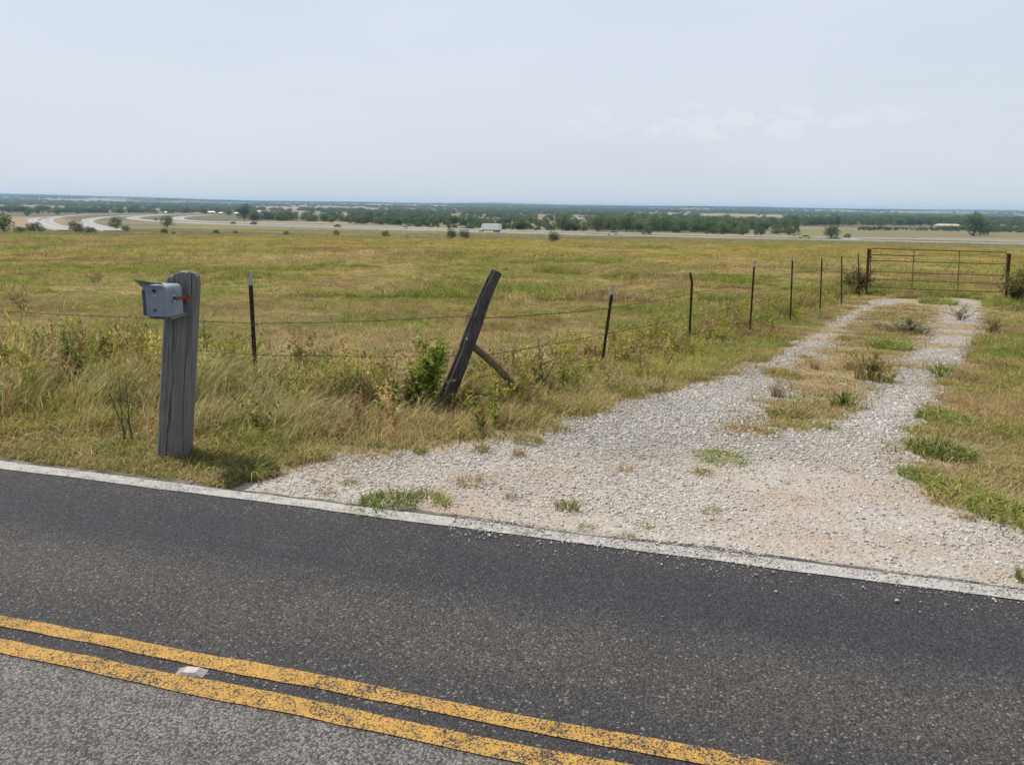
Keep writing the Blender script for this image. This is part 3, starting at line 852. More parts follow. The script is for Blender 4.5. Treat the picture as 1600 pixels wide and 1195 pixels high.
# ------------------------------------------------------------------ highway in the valley
def smooth_path(P, n):
    P = np.asarray(P, float); m = len(P)
    d = np.concatenate([[0], np.cumsum(np.linalg.norm(np.diff(P, axis=0), axis=1))])
    tt = np.linspace(0, d[-1], n); out = []
    tang = np.gradient(P, d, axis=0)
    for t in tt:
        i = min(max(np.searchsorted(d, t)-1, 0), m-2); h = d[i+1]-d[i]; u = (t-d[i])/h
        out.append((2*u**3-3*u**2+1)*P[i]+(u**3-2*u**2+u)*h*tang[i]+(-2*u**3+3*u**2)*P[i+1]+(u**3-u**2)*h*tang[i+1])
    return np.array(out)
M_CONC = plain('highway_concrete', (.28, .268, .258), .9, 0, ((.23, .22, .212), .12, .35, .7))
q = N('lane_paint'); M_LANE = q.out(q.principled((.62, .60, .55), .8))
def ribbon(name, px, width, mat, lift=.5, lines=True):
    width = width*1.12
    C = G([p[0] for p in px], [p[1] for p in px])[:, :2]
    C = smooth_path(C, 160)
    t = np.gradient(C, axis=0); t /= np.linalg.norm(t, axis=1, keepdims=True)+1e-9
    nn = np.stack([-t[:, 1], t[:, 0]], 1)
    def sheet(nm, o0, o1, lift, k, mat, parent=None, skirt=True):
        rows = []
        offs = np.linspace(o0, o1, k)
        for i, o in enumerate(offs):
            p = C+nn*o; rows.append(np.stack([p[:, 0], p[:, 1], T(p[:, 0], p[:, 1])+lift], 1))
        if skirt:
            for o, pos in ((o0, 0), (o1, len(rows))):
                p = C+nn*(o*1.12); rows.insert(0 if pos == 0 else len(rows), np.stack([p[:, 0], p[:, 1], T(p[:, 0], p[:, 1])-.3], 1))
        V = np.concatenate(rows); n = len(C); Fc = []
        for a in range(len(rows)-1):
            i = np.arange(n-1)+a*n; Fc.append(np.stack([i, i+1, i+1+n, i+n], 1))
        return mesh_obj(nm, V, np.concatenate(Fc), mat, parent)
    o = sheet(name, -width/2, width/2, lift, 5, mat)
    tag(o, kind='structure')
    if lines:
        for a in (-width*.32, width*.32): sheet('lane_line', a-.12, a+.12, lift+.05, 2, M_LANE, o, False)
    return C
HW1 = ribbon('highway', [(1780,386.5),(1600,382.5),(1400,378),(1200,374),(1000,369.5),(800,364.6),(600,358.4),(400,352.6),(330,350.2),(275,347.6),(235,345.2),(210,342.6),(212,339.8),(245,337),(290,335.2),(340,334)], 10.5, M_CONC)
HW2 = ribbon('highway', [(1780,383),(1600,378.6),(1450,375.6),(1300,372.6),(1200,370.4),(1000,366),(800,361.2),(600,355.2),(430,350.4),(340,347.6),(292,345),(278,342),(290,338.8),(330,336.2)], 10.5, M_CONC)
ribbon('highway', [(186,362.5),(160,357.2),(142,352.4),(133,348),(140,344),(165,340.2),(205,337.6),(260,335.6)], 10, M_CONC)
ribbon('highway', [(112,360.6),(94,356),(79,351),(73,346.6),(80,342.4),(104,338.4),(150,335.6),(200,334.4),(280,333.4)], 8, M_CONC)
ribbon('highway', [(104,361.4),(72,354.2),(57,349.2),(51,345.6),(56,342.4),(72,340.2),(97,338.6)], 6, M_CONC)
ribbon('service_road', [(1330,375.2),(1345,372.6),(1420,373.4),(1520,375),(1660,377.5)], 7, M_CONC, .3, False)
ribbon('service_road', [(1430,371.8),(1520,372.6),(1640,374)], 5, plain('dirt_lane', (.42, .33, .24), .95, 0, ((.34, .27, .2), .2, .3, .7)), .2, False)

# ------------------------------------------------------------------ trees
def leaf_material(name, c1, c2, tint_src=None):
    q = N(name)
    rnd = q.attr('rnd', out='Fac'); oi = q.node('ShaderNodeObjectInfo').outputs['Random']
    c = q.mix(rnd, c1, c2); c = q.mix(q.rng(oi, .3, 1, 0, .8), c, (.165, .195, .065))
    d = q.node('ShaderNodeBsdfDiffuse'); q.l.new(c, d.inputs['Color'])
    t = q.node('ShaderNodeBsdfTranslucent'); q.l.new(c, t.inputs['Color'])
    m = q.node('ShaderNodeMixShader'); m.inputs[0].default_value = .38
    q.l.new(d.outputs[0], m.inputs[1]); q.l.new(t.outputs[0], m.inputs[2])
    return q.out(m.outputs[0])
M_LEAF = leaf_material('tree_leaves', (.048, .082, .038), (.13, .185, .080))
M_BARK = plain('bark', (.10, .078, .058), .95, 0, ((.055, .043, .034), 6, .35, .65))
def tree_meshes(i, rx=.5, n=1500, leaf=.065, low=.06, nl=12):
    """unit tree: 1 m tall crown of leaf clumps in uneven lobes, tapered trunk with limbs"""
    r = np.random.default_rng(900+i)
    lob = []
    for k in range(nl):
        a = 6.283*k/nl*1.618*2+r.normal(0, .3); zc = low+.16+(.62-low)*((k+.5)/nl)+r.normal(0, .03)
        rad = rx*r.uniform(.35, .68)*math.sqrt(max(.1, 1-((zc-.38)/.62)**2))
        lob.append((rad*math.cos(a), rad*math.sin(a), zc, r.uniform(.17, .25)))
    lob += [(0, 0, .45, .30), (0, 0, .72, .24)]
    pts = []; tone = []
    while len(pts) < n:
        li = r.integers(len(lob)); l = lob[li]
        v = r.normal(0, 1, 3); v /= np.linalg.norm(v); q_ = r.uniform(.55, 1.05)
        p = np.array(l[:3])+v*l[3]*q_*np.array([1.1, 1.1, .85])
        if p[2] > low and p[2] < 1.0: pts.append(p); tone.append((li*.377) % 1)
    V, Fc, R = leaves(n, pts, leaf, 950+i, .1, 1.15)
    R = np.asarray(R)*.55+np.repeat(np.asarray(tone), 4)*.45
    crown = mesh_from('crown', V, Fc, M_LEAF); add_attr(crown, 'rnd', 'FLOAT', np.asarray(R, np.float32))
    mb = MB(); mb.tube([(0, 0, -.04), (.01, 0, .12), (.0, .015, .3), (.01, 0, .5)], [.035, .026, .018, .006], 7)
    for k in range(4):
        l = lob[k+4]; z0 = r.uniform(.1, .2)
        mb.tube([(0, 0, z0), (l[0]*.55, l[1]*.55, z0+(l[2]-z0)*.45), (l[0], l[1], l[2])], [.015, .009, .003], 5)
    return crown, mb.mesh('trunk', M_BARK)
TREES = [tree_meshes(0, .50), tree_meshes(1, .58), tree_meshes(2, .45), tree_meshes(3, .66, 1500, .068, .01), tree_meshes(4, .8, 1500, .075, -.02)]
def plant_tree(name, px, py, hpx, k, label, cat='tree', group=None, wide=1.0, Pt=None):
    p = g(px, py) if Pt is None else Pt
    h = hpx*px_size(p)
    o = empty(name, (p[0], p[1], float(T(p[0], p[1]))), random.uniform(0, 6.28))
    o.scale = (h*wide, h*wide, h)
    tag(o, label, cat, group)
    for nm, me in zip(('crown', 'trunk'), TREES[k]): link(bpy.data.objects.new(nm, me), o)
    return o
GS = 'single shrubs below the far edge of the field'
for px, py, h, k, w, lab in (
    (6, 364, 27, 3, 1.0, 'large dark tree cut by the left picture edge below the field'),
    (54, 363, 14, 4, 1.4, 'low spreading dark shrub right of the tree at the left picture edge'),
    (32, 364, 9, 4, 1.4, 'low shrub filling the gap beside the tree at the left picture edge'),
    (119, 365, 19, 3, .95, 'round dark shrub in front of the highway curve at far left'),
    (141, 366, 11, 4, 1.2, 'low ragged shrub joined to the right of the round dark shrub at far left'),
    (181, 359, 19, 1, .9, 'round tree inside the bend between the two left highway curves'),
    (196, 363, 11, 3, 1.0, 'small round bush just right of the round tree in the highway bend'),
    (262, 356, 18, 1, 1.1, 'domed tree standing before the highway left of the dark car'),
    (257, 366, 9, 4, 1.0, 'pale green bush below the domed tree'),
    (271, 367, 5, 4, 1.1, 'tiny bush right of the pale green bush below the domed tree'),
    (338, 366, 7, 4, 1.3, 'low bush on the slope left of the twin cars'),
    (368, 366, 6, 4, 1.1, 'tiny bush on the slope below the twin cars'),
    (447, 368, 8, 4, .9, 'small bush on the slope left of the red car'),
    (526, 368, 9, 4, 1.0, 'small bush on the slope below the red car'),
    (602, 371, 11, 4, 1.0, 'grey-green bush on the slope left of the white hatchback'),
    (636, 372, 5, 4, 1.1, 'tiny bush below the white hatchback'),
    (706, 374, 18, 3, .9, 'left one of two dark bushes left of the white truck'),
    (725, 374, 16, 3, 1.05, 'right one of two dark bushes left of the white truck'),
    (866, 379, 18, 3, .95, 'lone dark bush on the slope right of the white truck')):
    plant_tree('shrub' if h < 16 else 'small_tree', px, py, h, k, lab, 'shrub' if h < 16 else 'tree', GS, w)
GT = 'single trees across the valley'
for px, py, h, k, w, lab in (
    (44, 338, 9, 3, 1.1, 'rounded shrub on the bare brown pasture at far left'),
    (59, 334.5, 7, 1, 1.1, 'small tree on the brown pasture right of the rounded shrub'),
    (88, 335.5, 8, 3, 1.0, 'small tree above the outer highway bend'),
    (13, 332.5, 6, 2, 1.0, 'tiny dark tree on the brown pasture near the left picture edge'),
    (382, 345, 26, 0, .85, 'tall round tree left of the clearing behind the twin cars'),
    (396, 347, 16, 3, 1.0, 'lower tree right of the tall round tree by the clearing'),
    (357, 337, 6, 3, 1.1, 'small bush beside the white buildings behind the curve'),
    (878, 362, 30, 0, .9, 'broad tree at the wood edge above the lone dark bush'),
    (934, 364, 29, 1, .85, 'tall tree at the wood edge left of the white estate car'),
    (978, 363, 27, 0, .95, 'broad tree at the wood edge behind the white estate car'),
    (1012, 367, 13, 4, 1.1, 'low bush at the wood edge right of the white estate car'),
    (1129, 368, 22, 3, .85, 'bushy tree at the wood edge midway between white and yellow cars'),
    (1162, 368, 17, 3, 1.0, 'lower bushy tree at the wood edge, second left of the yellow car'),
    (1188, 368, 14, 4, 1.0, 'low dark bush at the wood edge, nearest left of the yellow car'),
    (1240, 369, 26, 1, .75, 'round dark tree directly behind the yellow car'),
    (1298, 373, 22, 3, 1.0, 'light green domed tree right of the yellow car'),
    (1323, 373, 8, 4, 1.1, 'low bush against the domed tree right of the yellow car'),
    (1521, 369, 33, 3, 1.0, 'large dark solitary tree right of the low house'),
    (1543, 368, 20, 3, .9, 'smaller tree growing against the large solitary tree')):
    plant_tree('valley_tree', px, py, h, k, lab, 'tree', GT, w)

# far-off woods that read as one mass
x, y = cand(42000, 150, 470, 38)
hg = .12+.16*sstep(.45, .7, fbm(x*.03, y*.03, 29)); n1 = sstep(.4, .62, fbm(x*.02, y*.035, 111, 3))[:, None]
k_ = np.ones(len(x), bool)
for P_ in (HW1, HW2): k_ &= seg_dist(x, y, P_[::4]) > 6.5
c = np.array([.13, .155, .05])*(1-n1)+np.array([.23, .195, .085])*n1
lay('highway_slope_grass', x[k_], y[k_], hg[k_], 1.0+0*hg[k_], vary(c[k_], .25), K_FAR, 'rough green grass on the slope between field and highway', 'grass')
def wood(name, polys, n, hm, label, seed, sel=None):
    r = np.random.default_rng(seed); xs, ys = [], []
    for poly, k in polys:
        P = np.array(poly, float); lo, hi = P.min(0), P.max(0); got = 0
        while got < k:
            a = r.uniform(lo, hi, (k*3, 2)); a = a[inside(a[:, 0], a[:, 1], P)][:k-got]
            xs.append(a[:, 0]); ys.append(a[:, 1]); got += len(a)
    px = np.concatenate(xs); py = np.concatenate(ys)
    Q = G(px, py); m = len(Q)
    hh = r.uniform(.7, 1.2, m)*hm
    big = fbm(Q[:, 0]*.012, Q[:, 1]*.012, 77)
    hh = hh*(.45+1.1*sstep(.3, .75, big))*np.where(r.random(m) < .25, .55, 1.0)
    w = hh*r.uniform(.95, 1.45, m)
    rot = np.stack([0*hh, 0*hh, r.uniform(0, 6.28, m)], 1)
    return scatter(name, np.stack([Q[:, 0], Q[:, 1], T(Q[:, 0], Q[:, 1])-.3], 1), rot, np.stack([w, w, hh], 1), np.ones((m, 3)), r.integers(0, len(TREES), m), [t[0] for t in TREES], label, 'woods')
wood('woodland', [
    ([(395,344),(470,346),(560,350),(700,357),(800,360),(860,361),(860,350),(700,345),(560,340),(500,343),(440,341),(395,339)], 360),
    ([(860,361),(960,362),(1060,365),(1200,367),(1235,367),(1235,358),(1100,357),(960,352),(860,350)], 220),
    ([(500,340),(700,345),(860,350),(1000,353),(1230,357),(1230,344),(1000,341),(700,336),(520,334)], 640)], 0, 6.6,
    'deep green woodland belt filling the valley beyond the highway', 5)
wood('right_woodland', [
    ([(1230,352),(1400,353),(1600,356),(1680,358),(1680,347),(1400,343),(1230,342)], 620),
    ([(1225,354),(1440,352),(1440,349),(1225,350)], 60)], 0, 8.5,
    'dark tree belt behind the low house on the right', 6)
wood('hedge', [([(1340,360.5),(1420,360),(1600,364),(1680,365),(1680,362.5),(1420,356.5),(1340,357)], 420)], 0, 3.6,
    'low green hedge below the pink roofed house', 16)
wood('left_woodland', [
    ([(-60,331),(60,333),(110,334),(160,333.5),(240,333),(360,333),(400,336),(400,328),(240,327),(100,328),(-60,327)], 520)], 0, 6.5,
    'blue-green line of trees behind the highway curves on the left', 8)
# scattered trees over the farthest farmland
rr_ = np.random.default_rng(44); m = 34000
a = np.deg2rad(rr_.uniform(-36, 36, m)); d = np.sqrt(rr_.uniform(1400**2, 9800**2, m)); x, y = d*np.sin(a), d*np.cos(a)
wd, tn = far_cover(x, y); k = rr_.random(m) < .03+.97*wd
x, y = x[k], y[k]; m = len(x); hh = rr_.uniform(6, 12, m)
scatter('horizon_woods', np.stack([x, y, T(x, y)-.5], 1), np.stack([0*x, 0*x, rr_.uniform(0, 6.28, m)], 1), np.stack([hh*1.7, hh*1.7, hh], 1), np.ones((m, 3)), rr_.integers(0, 5, m), [t[0] for t in TREES],
        'hazy blue woods spread over the land to the horizon', 'woods')

# ------------------------------------------------------------------ far buildings
M_WALL = plain('pale_wall', (.62, .58, .52), .9, 0, ((.52, .48, .42), .6, .3, .7))
M_PINK = plain('clay_roof', (.44, .34, .29), .9, 0, ((.42, .29, .23), .8, .3, .7))
M_TIN = plain('white_metal_roof', (.72, .72, .70), .6, 0, ((.60, .60, .59), .5, .3, .7))
M_DARKGLASS = plain('dark_glass', (.02, .024, .03), .12)
def building(name, px, py, wpx, hpx, label, roofm, depth=7.0, rz=None):
    p = g(px, py); u = px_size(p); w = wpx*u/2; h = hpx*u
    o = empty(name, (p[0], p[1], float(T(p[0], p[1]))), math.atan2(-p[0], p[1]) if rz is None else rz)
    tag(o, label, 'building')
    MB().box((-w, -depth/2, -1), (w, depth/2, h*.6)).build('wall', M_WALL, o)
    e = .35
    MB().add([(-w-e, -depth/2-e, h*.55), (w+e, -depth/2-e, h*.55), (w+e, depth/2+e, h*.55), (-w-e, depth/2+e, h*.55), (-w*.72, 0, h), (w*.72, 0, h)],
             [(0, 1, 5, 4), (1, 2, 5), (2, 3, 4, 5), (3, 0, 4), (3, 2, 1, 0)]).build('roof', roofm, o)
    for k in (-.6, -.2, .55): MB().box((w*k-.6, -depth/2-.04, h*.15), (w*k+.6, -depth/2+.05, h*.45)).build('window', M_DARKGLASS, o)
    MB().box((w*.15-.5, -depth/2-.05, -.2), (w*.15+.5, -depth/2+.05, h*.46)).build('door', M_BARK, o)
    return o
building('house', 1480, 356.5, 34, 5.6, 'long low house with a pink clay roof left of the solitary tree', M_PINK, 9)
building('shed', 330, 334.5, 12, 4, 'long white shed at the end of the highway curve', M_TIN)
building('shed', 345, 335, 6, 3, 'small white shed right of the long white shed by the curve', M_TIN)
building('shed', 370, 335.5, 8, 3.2, 'white shed hidden behind the small bush near the tall round tree', M_TIN)
building('shed', 259, 334, 4, 3, 'tiny white hut above the middle of the highway curves', M_TIN)
building('farmhouse', 404, 333, 7, 3.5, 'white farmhouse among trees above the clearing', M_TIN)
building('farmhouse', 446, 335, 4, 3, 'tiny white farm building at the clearing edge', M_TIN)

# ------------------------------------------------------------------ vehicles
M_TYRE = plain('tyre_rubber', (.018, .018, .018), .9)
M_RIM = plain('wheel_rim', (.45, .45, .46), .35, .8)
M_LAMP = plain('red_lamp', (.35, .02, .015), .3)
M_HEAD = plain('clear_lamp', (.75, .75, .72), .2)
def paintm(name, col): return plain(name, col, .32)
def wheel_into(root, x, y, r, w):
    mb = MB(); n = 16
    mb.tube([(x, y-w/2, r), (x, y+w/2, r)], r, n)
    wl_ = mb.build('wheel', M_TYRE, root)
    s_ = 1 if y > 0 else -1
    MB().tube([(x, y+s_*(w/2-.01), r), (x, y+s_*(w/2+.012), r)], r*.6, 12).build('rim', M_RIM, wl_)
def heading(path, p):
    i = int(np.argmin(np.hypot(path[:, 0]-p[0], path[:, 1]-p[1]))); a = path[max(i-3, 0)]; b = path[min(i+3, len(path)-1)]
    return math.atan2(b[1]-a[1], b[0]-a[0])
def loft_body(prof, halfw, tumble):
    """side profile (x,z) made into a body whose sides lean in towards the roof"""
    n = len(prof); V = []
    for sgn in (-1, 1):
        for (x, z) in prof: V.append((x, sgn*(halfw-tumble*max(0, z-.8)), z))
    Fc = [tuple(range(n)), tuple(range(2*n-1, n-1, -1))]+[((i+1) % n, i, n+i, n+(i+1) % n) for i in range(n)]
    return V, Fc
def car(px, py, path, col, label, kind='sedan', L=4.6, rev=False):
    p = g(px, py)
    o = empty('car', (p[0], p[1], float(T(p[0], p[1]))+.52), heading(path, p)+(math.pi if rev else 0))
    tag(o, label, 'car', 'cars on the highway'); o.scale = (1.18, 1.18, 1.18)
    m = paintm('car_paint', col); k = L/4.6
    if kind == 'sedan':
        body = [(-2.28,.32),(-1.75,.26),(1.8,.26),(2.28,.34),(2.32,.62),(2.1,.78),(1.1,.92),(-1.45,.98),(-2.2,.96),(-2.32,.72)]
        cab = [(1.05,.90),(.35,1.38),(-.55,1.44),(-1.15,1.36),(-1.75,.95)]
    else:
        body = [(-2.25,.36),(-1.75,.3),(1.8,.3),(2.25,.38),(2.3,.72),(2.05,.92),(1.15,1.02),(-2.2,1.06),(-2.3,.78)]
        cab = [(1.1,1.0),(.45,1.52),(-.6,1.6),(-1.75,1.55),(-2.2,1.04)]
    V, Fc = loft_body([(x*k, z) for x, z in body], .89, .06); mesh_obj('body', V, Fc, m, o)
    V, Fc = loft_body([(x*k, z) for x, z in cab], .84, .38); mesh_obj('window_glass', V, Fc, M_DARKGLASS, o)
    top = max(z for x, z in cab); rx = [x*k for x, z in cab if z > top-.12]
    rw = .84-.38*(top-.8)
    MB().box((min(rx)-.05, -rw-.01, top-.04), (max(rx)+.05, rw+.01, top+.02)).build('roof', m, o)
    for sx in (1.42*k, -1.38*k):
        for sy in (-.8, .8): wheel_into(o, sx, sy, .32, .2)
    for sy in (-.62, .62):
        MB().box((2.16*k, sy-.2, .60), (2.34*k, sy+.2, .74)).build('headlight', M_HEAD, o)
        MB().box((-2.34*k, sy-.18, .68), (-2.2*k, sy+.18, .84)).build('tail_light', M_LAMP, o)
    return o
def truck(px, py, path):
    p = g(px, py)
    o = empty('truck', (p[0], p[1], float(T(p[0], p[1]))+.52), heading(path, p))
    tag(o, 'white box truck driving left on the highway just right of two dark bushes', 'truck'); o.scale = (1.08, 1.08, 1.08)
    wp = plain('truck_white', (.82, .83, .84), .45); sil = plain('trailer_side', (.84, .86, .88), .5, 0, ((.76, .79, .82), 1.2, .3, .7))
    MB().box((-6.0, -1.28, 1.15), (4.1, 1.28, 4.05)).build('cargo_box', sil, o)
    V, Fc = loft_body([(4.3,.75),(6.55,.6),(6.6,1.35),(6.3,1.75),(5.5,1.95),(5.05,2.9),(4.3,3.05)], 1.18, .04); mesh_obj('cab', V, Fc, wp, o)
    V, Fc = loft_body([(4.75,2.0),(5.42,2.02),(5.1,2.75),(4.75,2.8)], 1.22, .03); mesh_obj('side_window', V, Fc, M_DARKGLASS, o)
    MB().box((-6.0, -.5, .8), (4.4, .5, 1.13)).build('chassis', M_TYRE, o)
    MB().box((-6.02, -1.1, .55), (-5.9, 1.1, .75)).build('rear_bumper', M_RIM, o)
    for sx in (5.6, -3.2, -4.5):
        for sy in (-1.05, 1.05): wheel_into(o, sx, sy, .5, .3)
truck(766, 364.4, HW1)
car(957, 369.0, HW1, (.72, .74, .76), 'white estate car driving on the highway right of the white truck', 'wagon')
car(1257, 375.2, HW1, (.50, .52, .05), 'yellow-green car with a pale roof on the highway left of the gate', 'sedan', 4.8)
car(527, 356.4, HW1, (.26, .03, .03), 'dark red car on the highway, third left of the truck', 'sedan')
car(631, 359.4, HW1, (.72, .74, .76), 'white hatchback on the highway midway between red car and truck', 'wagon', 4.1)
car(724, 361.2, HW2, (.74, .75, .76), 'white van half hidden behind two dark bushes beside the truck', 'wagon', 5.2)
car(364, 351.6, HW1, (.10, .11, .13), 'dark grey car on the highway, left one of the twin cars', 'sedan')
car(396, 352.4, HW1, (.03, .03, .035), 'black car on the highway, right one of the twin cars', 'wagon')
car(243, 345.6, HW1, (.05, .055, .07), 'dark car rounding the highway curve beside the domed tree', 'wagon', 5)

# ------------------------------------------------------------------ loose gravel on the drive
M_STONE = None
q = N('gravel_stone')
tint = q.attr('tint', 'INSTANCER'); nz_ = q.noise(q.coord('Object'), 2.0, 3)
M_STONE = q.out(q.principled(q.mix(q.rng(nz_, .3, .7, 0, .35), tint, (.42, .405, .38)), .9, 0, None, .2))
def stone_mesh(i):
    r = np.random.default_rng(1200+i); t = (1+5**.5)/2
    V = np.array([(-1,t,0),(1,t,0),(-1,-t,0),(1,-t,0),(0,-1,t),(0,1,t),(0,-1,-t),(0,1,-t),(t,0,-1),(t,0,1),(-t,0,-1),(-t,0,1)], float)
    V /= np.linalg.norm(V[0]); V *= r.uniform(.68, 1.22, (12, 1)); V *= np.array([1.0, r.uniform(.6, .9), r.uniform(.42, .7)])
    Fc = [(0,11,5),(0,5,1),(0,1,7),(0,7,10),(0,10,11),(1,5,9),(5,11,4),(11,10,2),(10,7,6),(7,1,8),(3,9,4),(3,4,2),(3,2,6),(3,6,8),(3,8,9),(4,9,5),(2,4,11),(6,2,10),(8,6,7),(9,8,1)]
    return mesh_from('stone_%d' % i, V*.5, Fc, M_STONE)
STONES = [stone_mesh(i) for i in range(6)]
def gravel_pts(n, r0, r1):
    x, y = cand(n, r0, r1, 40); s = S(x, y)
    gvv = gravel(x, y); dz = dusty(x, y)
    pr = sstep(.25, .8, gvv)*(1-dz*(.12+.62*sstep(.45, .6, fbm(x*1.1, y*1.1, 141))))
    k = (rng.random(len(x)) < pr) & (s > ROAD_EDGE-.05+rng.uniform(0, .1, len(x)))
    return x[k], y[k], dz[k]
xa, ya, da = gravel_pts(270000, 3.0, 9.0); xb, yb, db = gravel_pts(130000, 9.0, 17.0); xc, yc, dc = gravel_pts(80000, 17, 33)
t_ = rng.uniform(-1.4, 3.4, 5200); s_ = ROAD_EDGE-rng.exponential(.075, 5200); kk = (rng.random(5200) < sstep(.35, .6, fbm(t_*2.2, s_*3, 145))) & (s_ > -1.2)
xd, yd = (NRM[0]*(C0+s_)+ALN[0]*t_)[kk], (NRM[1]*(C0+s_)+ALN[1]*t_)[kk]
x = np.concatenate([xa, xb, xc]); y = np.concatenate([ya, yb, yc]); dz = np.concatenate([da, db, dc]); n = len(x)
sz = np.concatenate([np.full(len(xa), .0165), np.full(len(xb), .021), np.full(len(xc), .030)])*np.exp(rng.normal(-.08, .5, n)).clip(.3, 2.6)*(1-.32*dz)
g0 = (rng.beta(2.2, 2.8, n)*.38+.135+.05*dz)[:, None]*(.80+.44*fbm(x*.9, y*.9, 143, 3))[:, None]
tn_ = g0*(np.array([1.04, 1.0, .935])*(1-dz[:, None])+np.array([1.06, .98, .88])*dz[:, None])
x = np.concatenate([x, xd]); y = np.concatenate([y, yd]); szd = .0075*np.exp(rng.normal(0, .45, len(xd))); zz_ = np.concatenate([T(x[:n], y[:n])+sz*.12, .005+szd*.15]); sz = np.concatenate([sz, szd])
tn_ = np.concatenate([tn_, rng.uniform(.2, .42, (len(xd), 1))*np.array([1.04, .98, .9])]); n = len(x)
scatter('loose_gravel', np.stack([x, y, zz_], 1), np.stack([rng.normal(0, .3, n), rng.normal(0, .3, n), rng.uniform(0, 6.28, n)], 1), np.repeat(sz[:, None], 3, 1), tn_, rng.integers(0, 6, n), STONES,
        'loose crushed limestone gravel covering the field drive', 'gravel')

# ------------------------------------------------------------------ weathered wood and rusty steel
def wood_material(name, dark, mid_, light, knots=True):
    q = N(name); P = q.coord('Object')
    g1 = q.noise(q.coord('Object', (22, 22, 1.1)), 2.2, 7, .65); g2 = q.noise(q.coord('Object', (60, 60, 2.2)), 2.0, 4, .6)
    big = q.noise(P, 5, 4)
    c = q.mix(q.rng(g1, .32, .68), mid_, light); c = q.mix(q.rng(g2, .52, .72), c, dark)
    c = q.mix(q.rng(big, .45, .75, 0, .55), c, mid_)
    h = q.math('ADD', g1, q.math('MULTIPLY', g2, .6))
    return q.out(q.principled(c, .9, 0, q.bump(h, .7, .012), .2))
M_TIMBER = wood_material('weathered_timber', (.045, .043, .042), (.135, .134, .132), (.24, .237, .23))
M_LOG = wood_material('charred_log', (.012, .012, .013), (.038, .037, .039), (.115, .112, .11))
M_BRACE = wood_material('brown_log', (.045, .033, .020), (.12, .085, .05), (.22, .165, .10))
q = N('crack'); M_CRACK = q.out(q.principled((.02, .018, .016), 1.0))
M_RUST = plain('rusty_steel', (.060, .030, .020), .8, .3, ((.13, .062, .035), 30, .4, .65), (90, .4, .003))
M_TPOST = plain('dark_painted_steel', (.022, .018, .016), .7, .2, ((.11, .052, .030), 24, .48, .66), (80, .3, .003))
M_TIP = plain('chipped_white_paint', (.42, .44, .44), .7, 0, ((.12, .11, .10), 60, .5, .62))
M_WIRE = plain('rusty_wire', (.040, .027, .020), .8, .2, ((.085, .058, .042), 20, .4, .6))
M_GATE = plain('gate_tube', (.145, .075, .048), .8, .1, ((.27, .165, .11), 12, .42, .68), (60, .3, .003))

def log(name, path, radii, mat, parent, nseg=26, nr=18, seed=0, rough=.12, grooves=()):
    """a split, weathered log along a path"""
    P = smooth_path(path, nseg); R = np.interp(np.linspace(0, 1, nseg), np.linspace(0, 1, len(radii)), radii)
    V = []; r = np.random.default_rng(seed)
    for i in range(nseg):
        t = P[min(i+1, nseg-1)]-P[max(i-1, 0)]; t /= np.linalg.norm(t)
        u = np.cross([0, 1.0, 0], t); u /= np.linalg.norm(u); v = np.cross(t, u)
        for k in range(nr):
            a = 2*math.pi*k/nr
            rad = R[i]*(1+rough*(float(fbm(np.array(math.cos(a)*1.6+9), np.array(math.sin(a)*1.6+i*.12), seed, 3))-.5)*2)
            for ga, gw, gd in grooves:
                da = abs((a-ga+math.pi) % (2*math.pi)-math.pi)
                rad *= 1-gd*max(0, 1-da/gw)
            V.append(P[i]+rad*(math.cos(a)*u+math.sin(a)*v))
    c0 = len(V); V.append(P[0]); V.append(P[-1]+(P[-1]-P[-2])/np.linalg.norm(P[-1]-P[-2])*R[-1]*.15)
    Fc = [(i*nr+k, i*nr+(k+1) % nr, (i+1)*nr+(k+1) % nr, (i+1)*nr+k) for i in range(nseg-1) for k in range(nr)]
    Fc += [(c0, (k+1) % nr, k) for k in range(nr)]+[(c0+1, (nseg-1)*nr+k, (nseg-1)*nr+(k+1) % nr) for k in range(nr)]
    return mesh_obj(name, V, Fc, mat, parent, False)

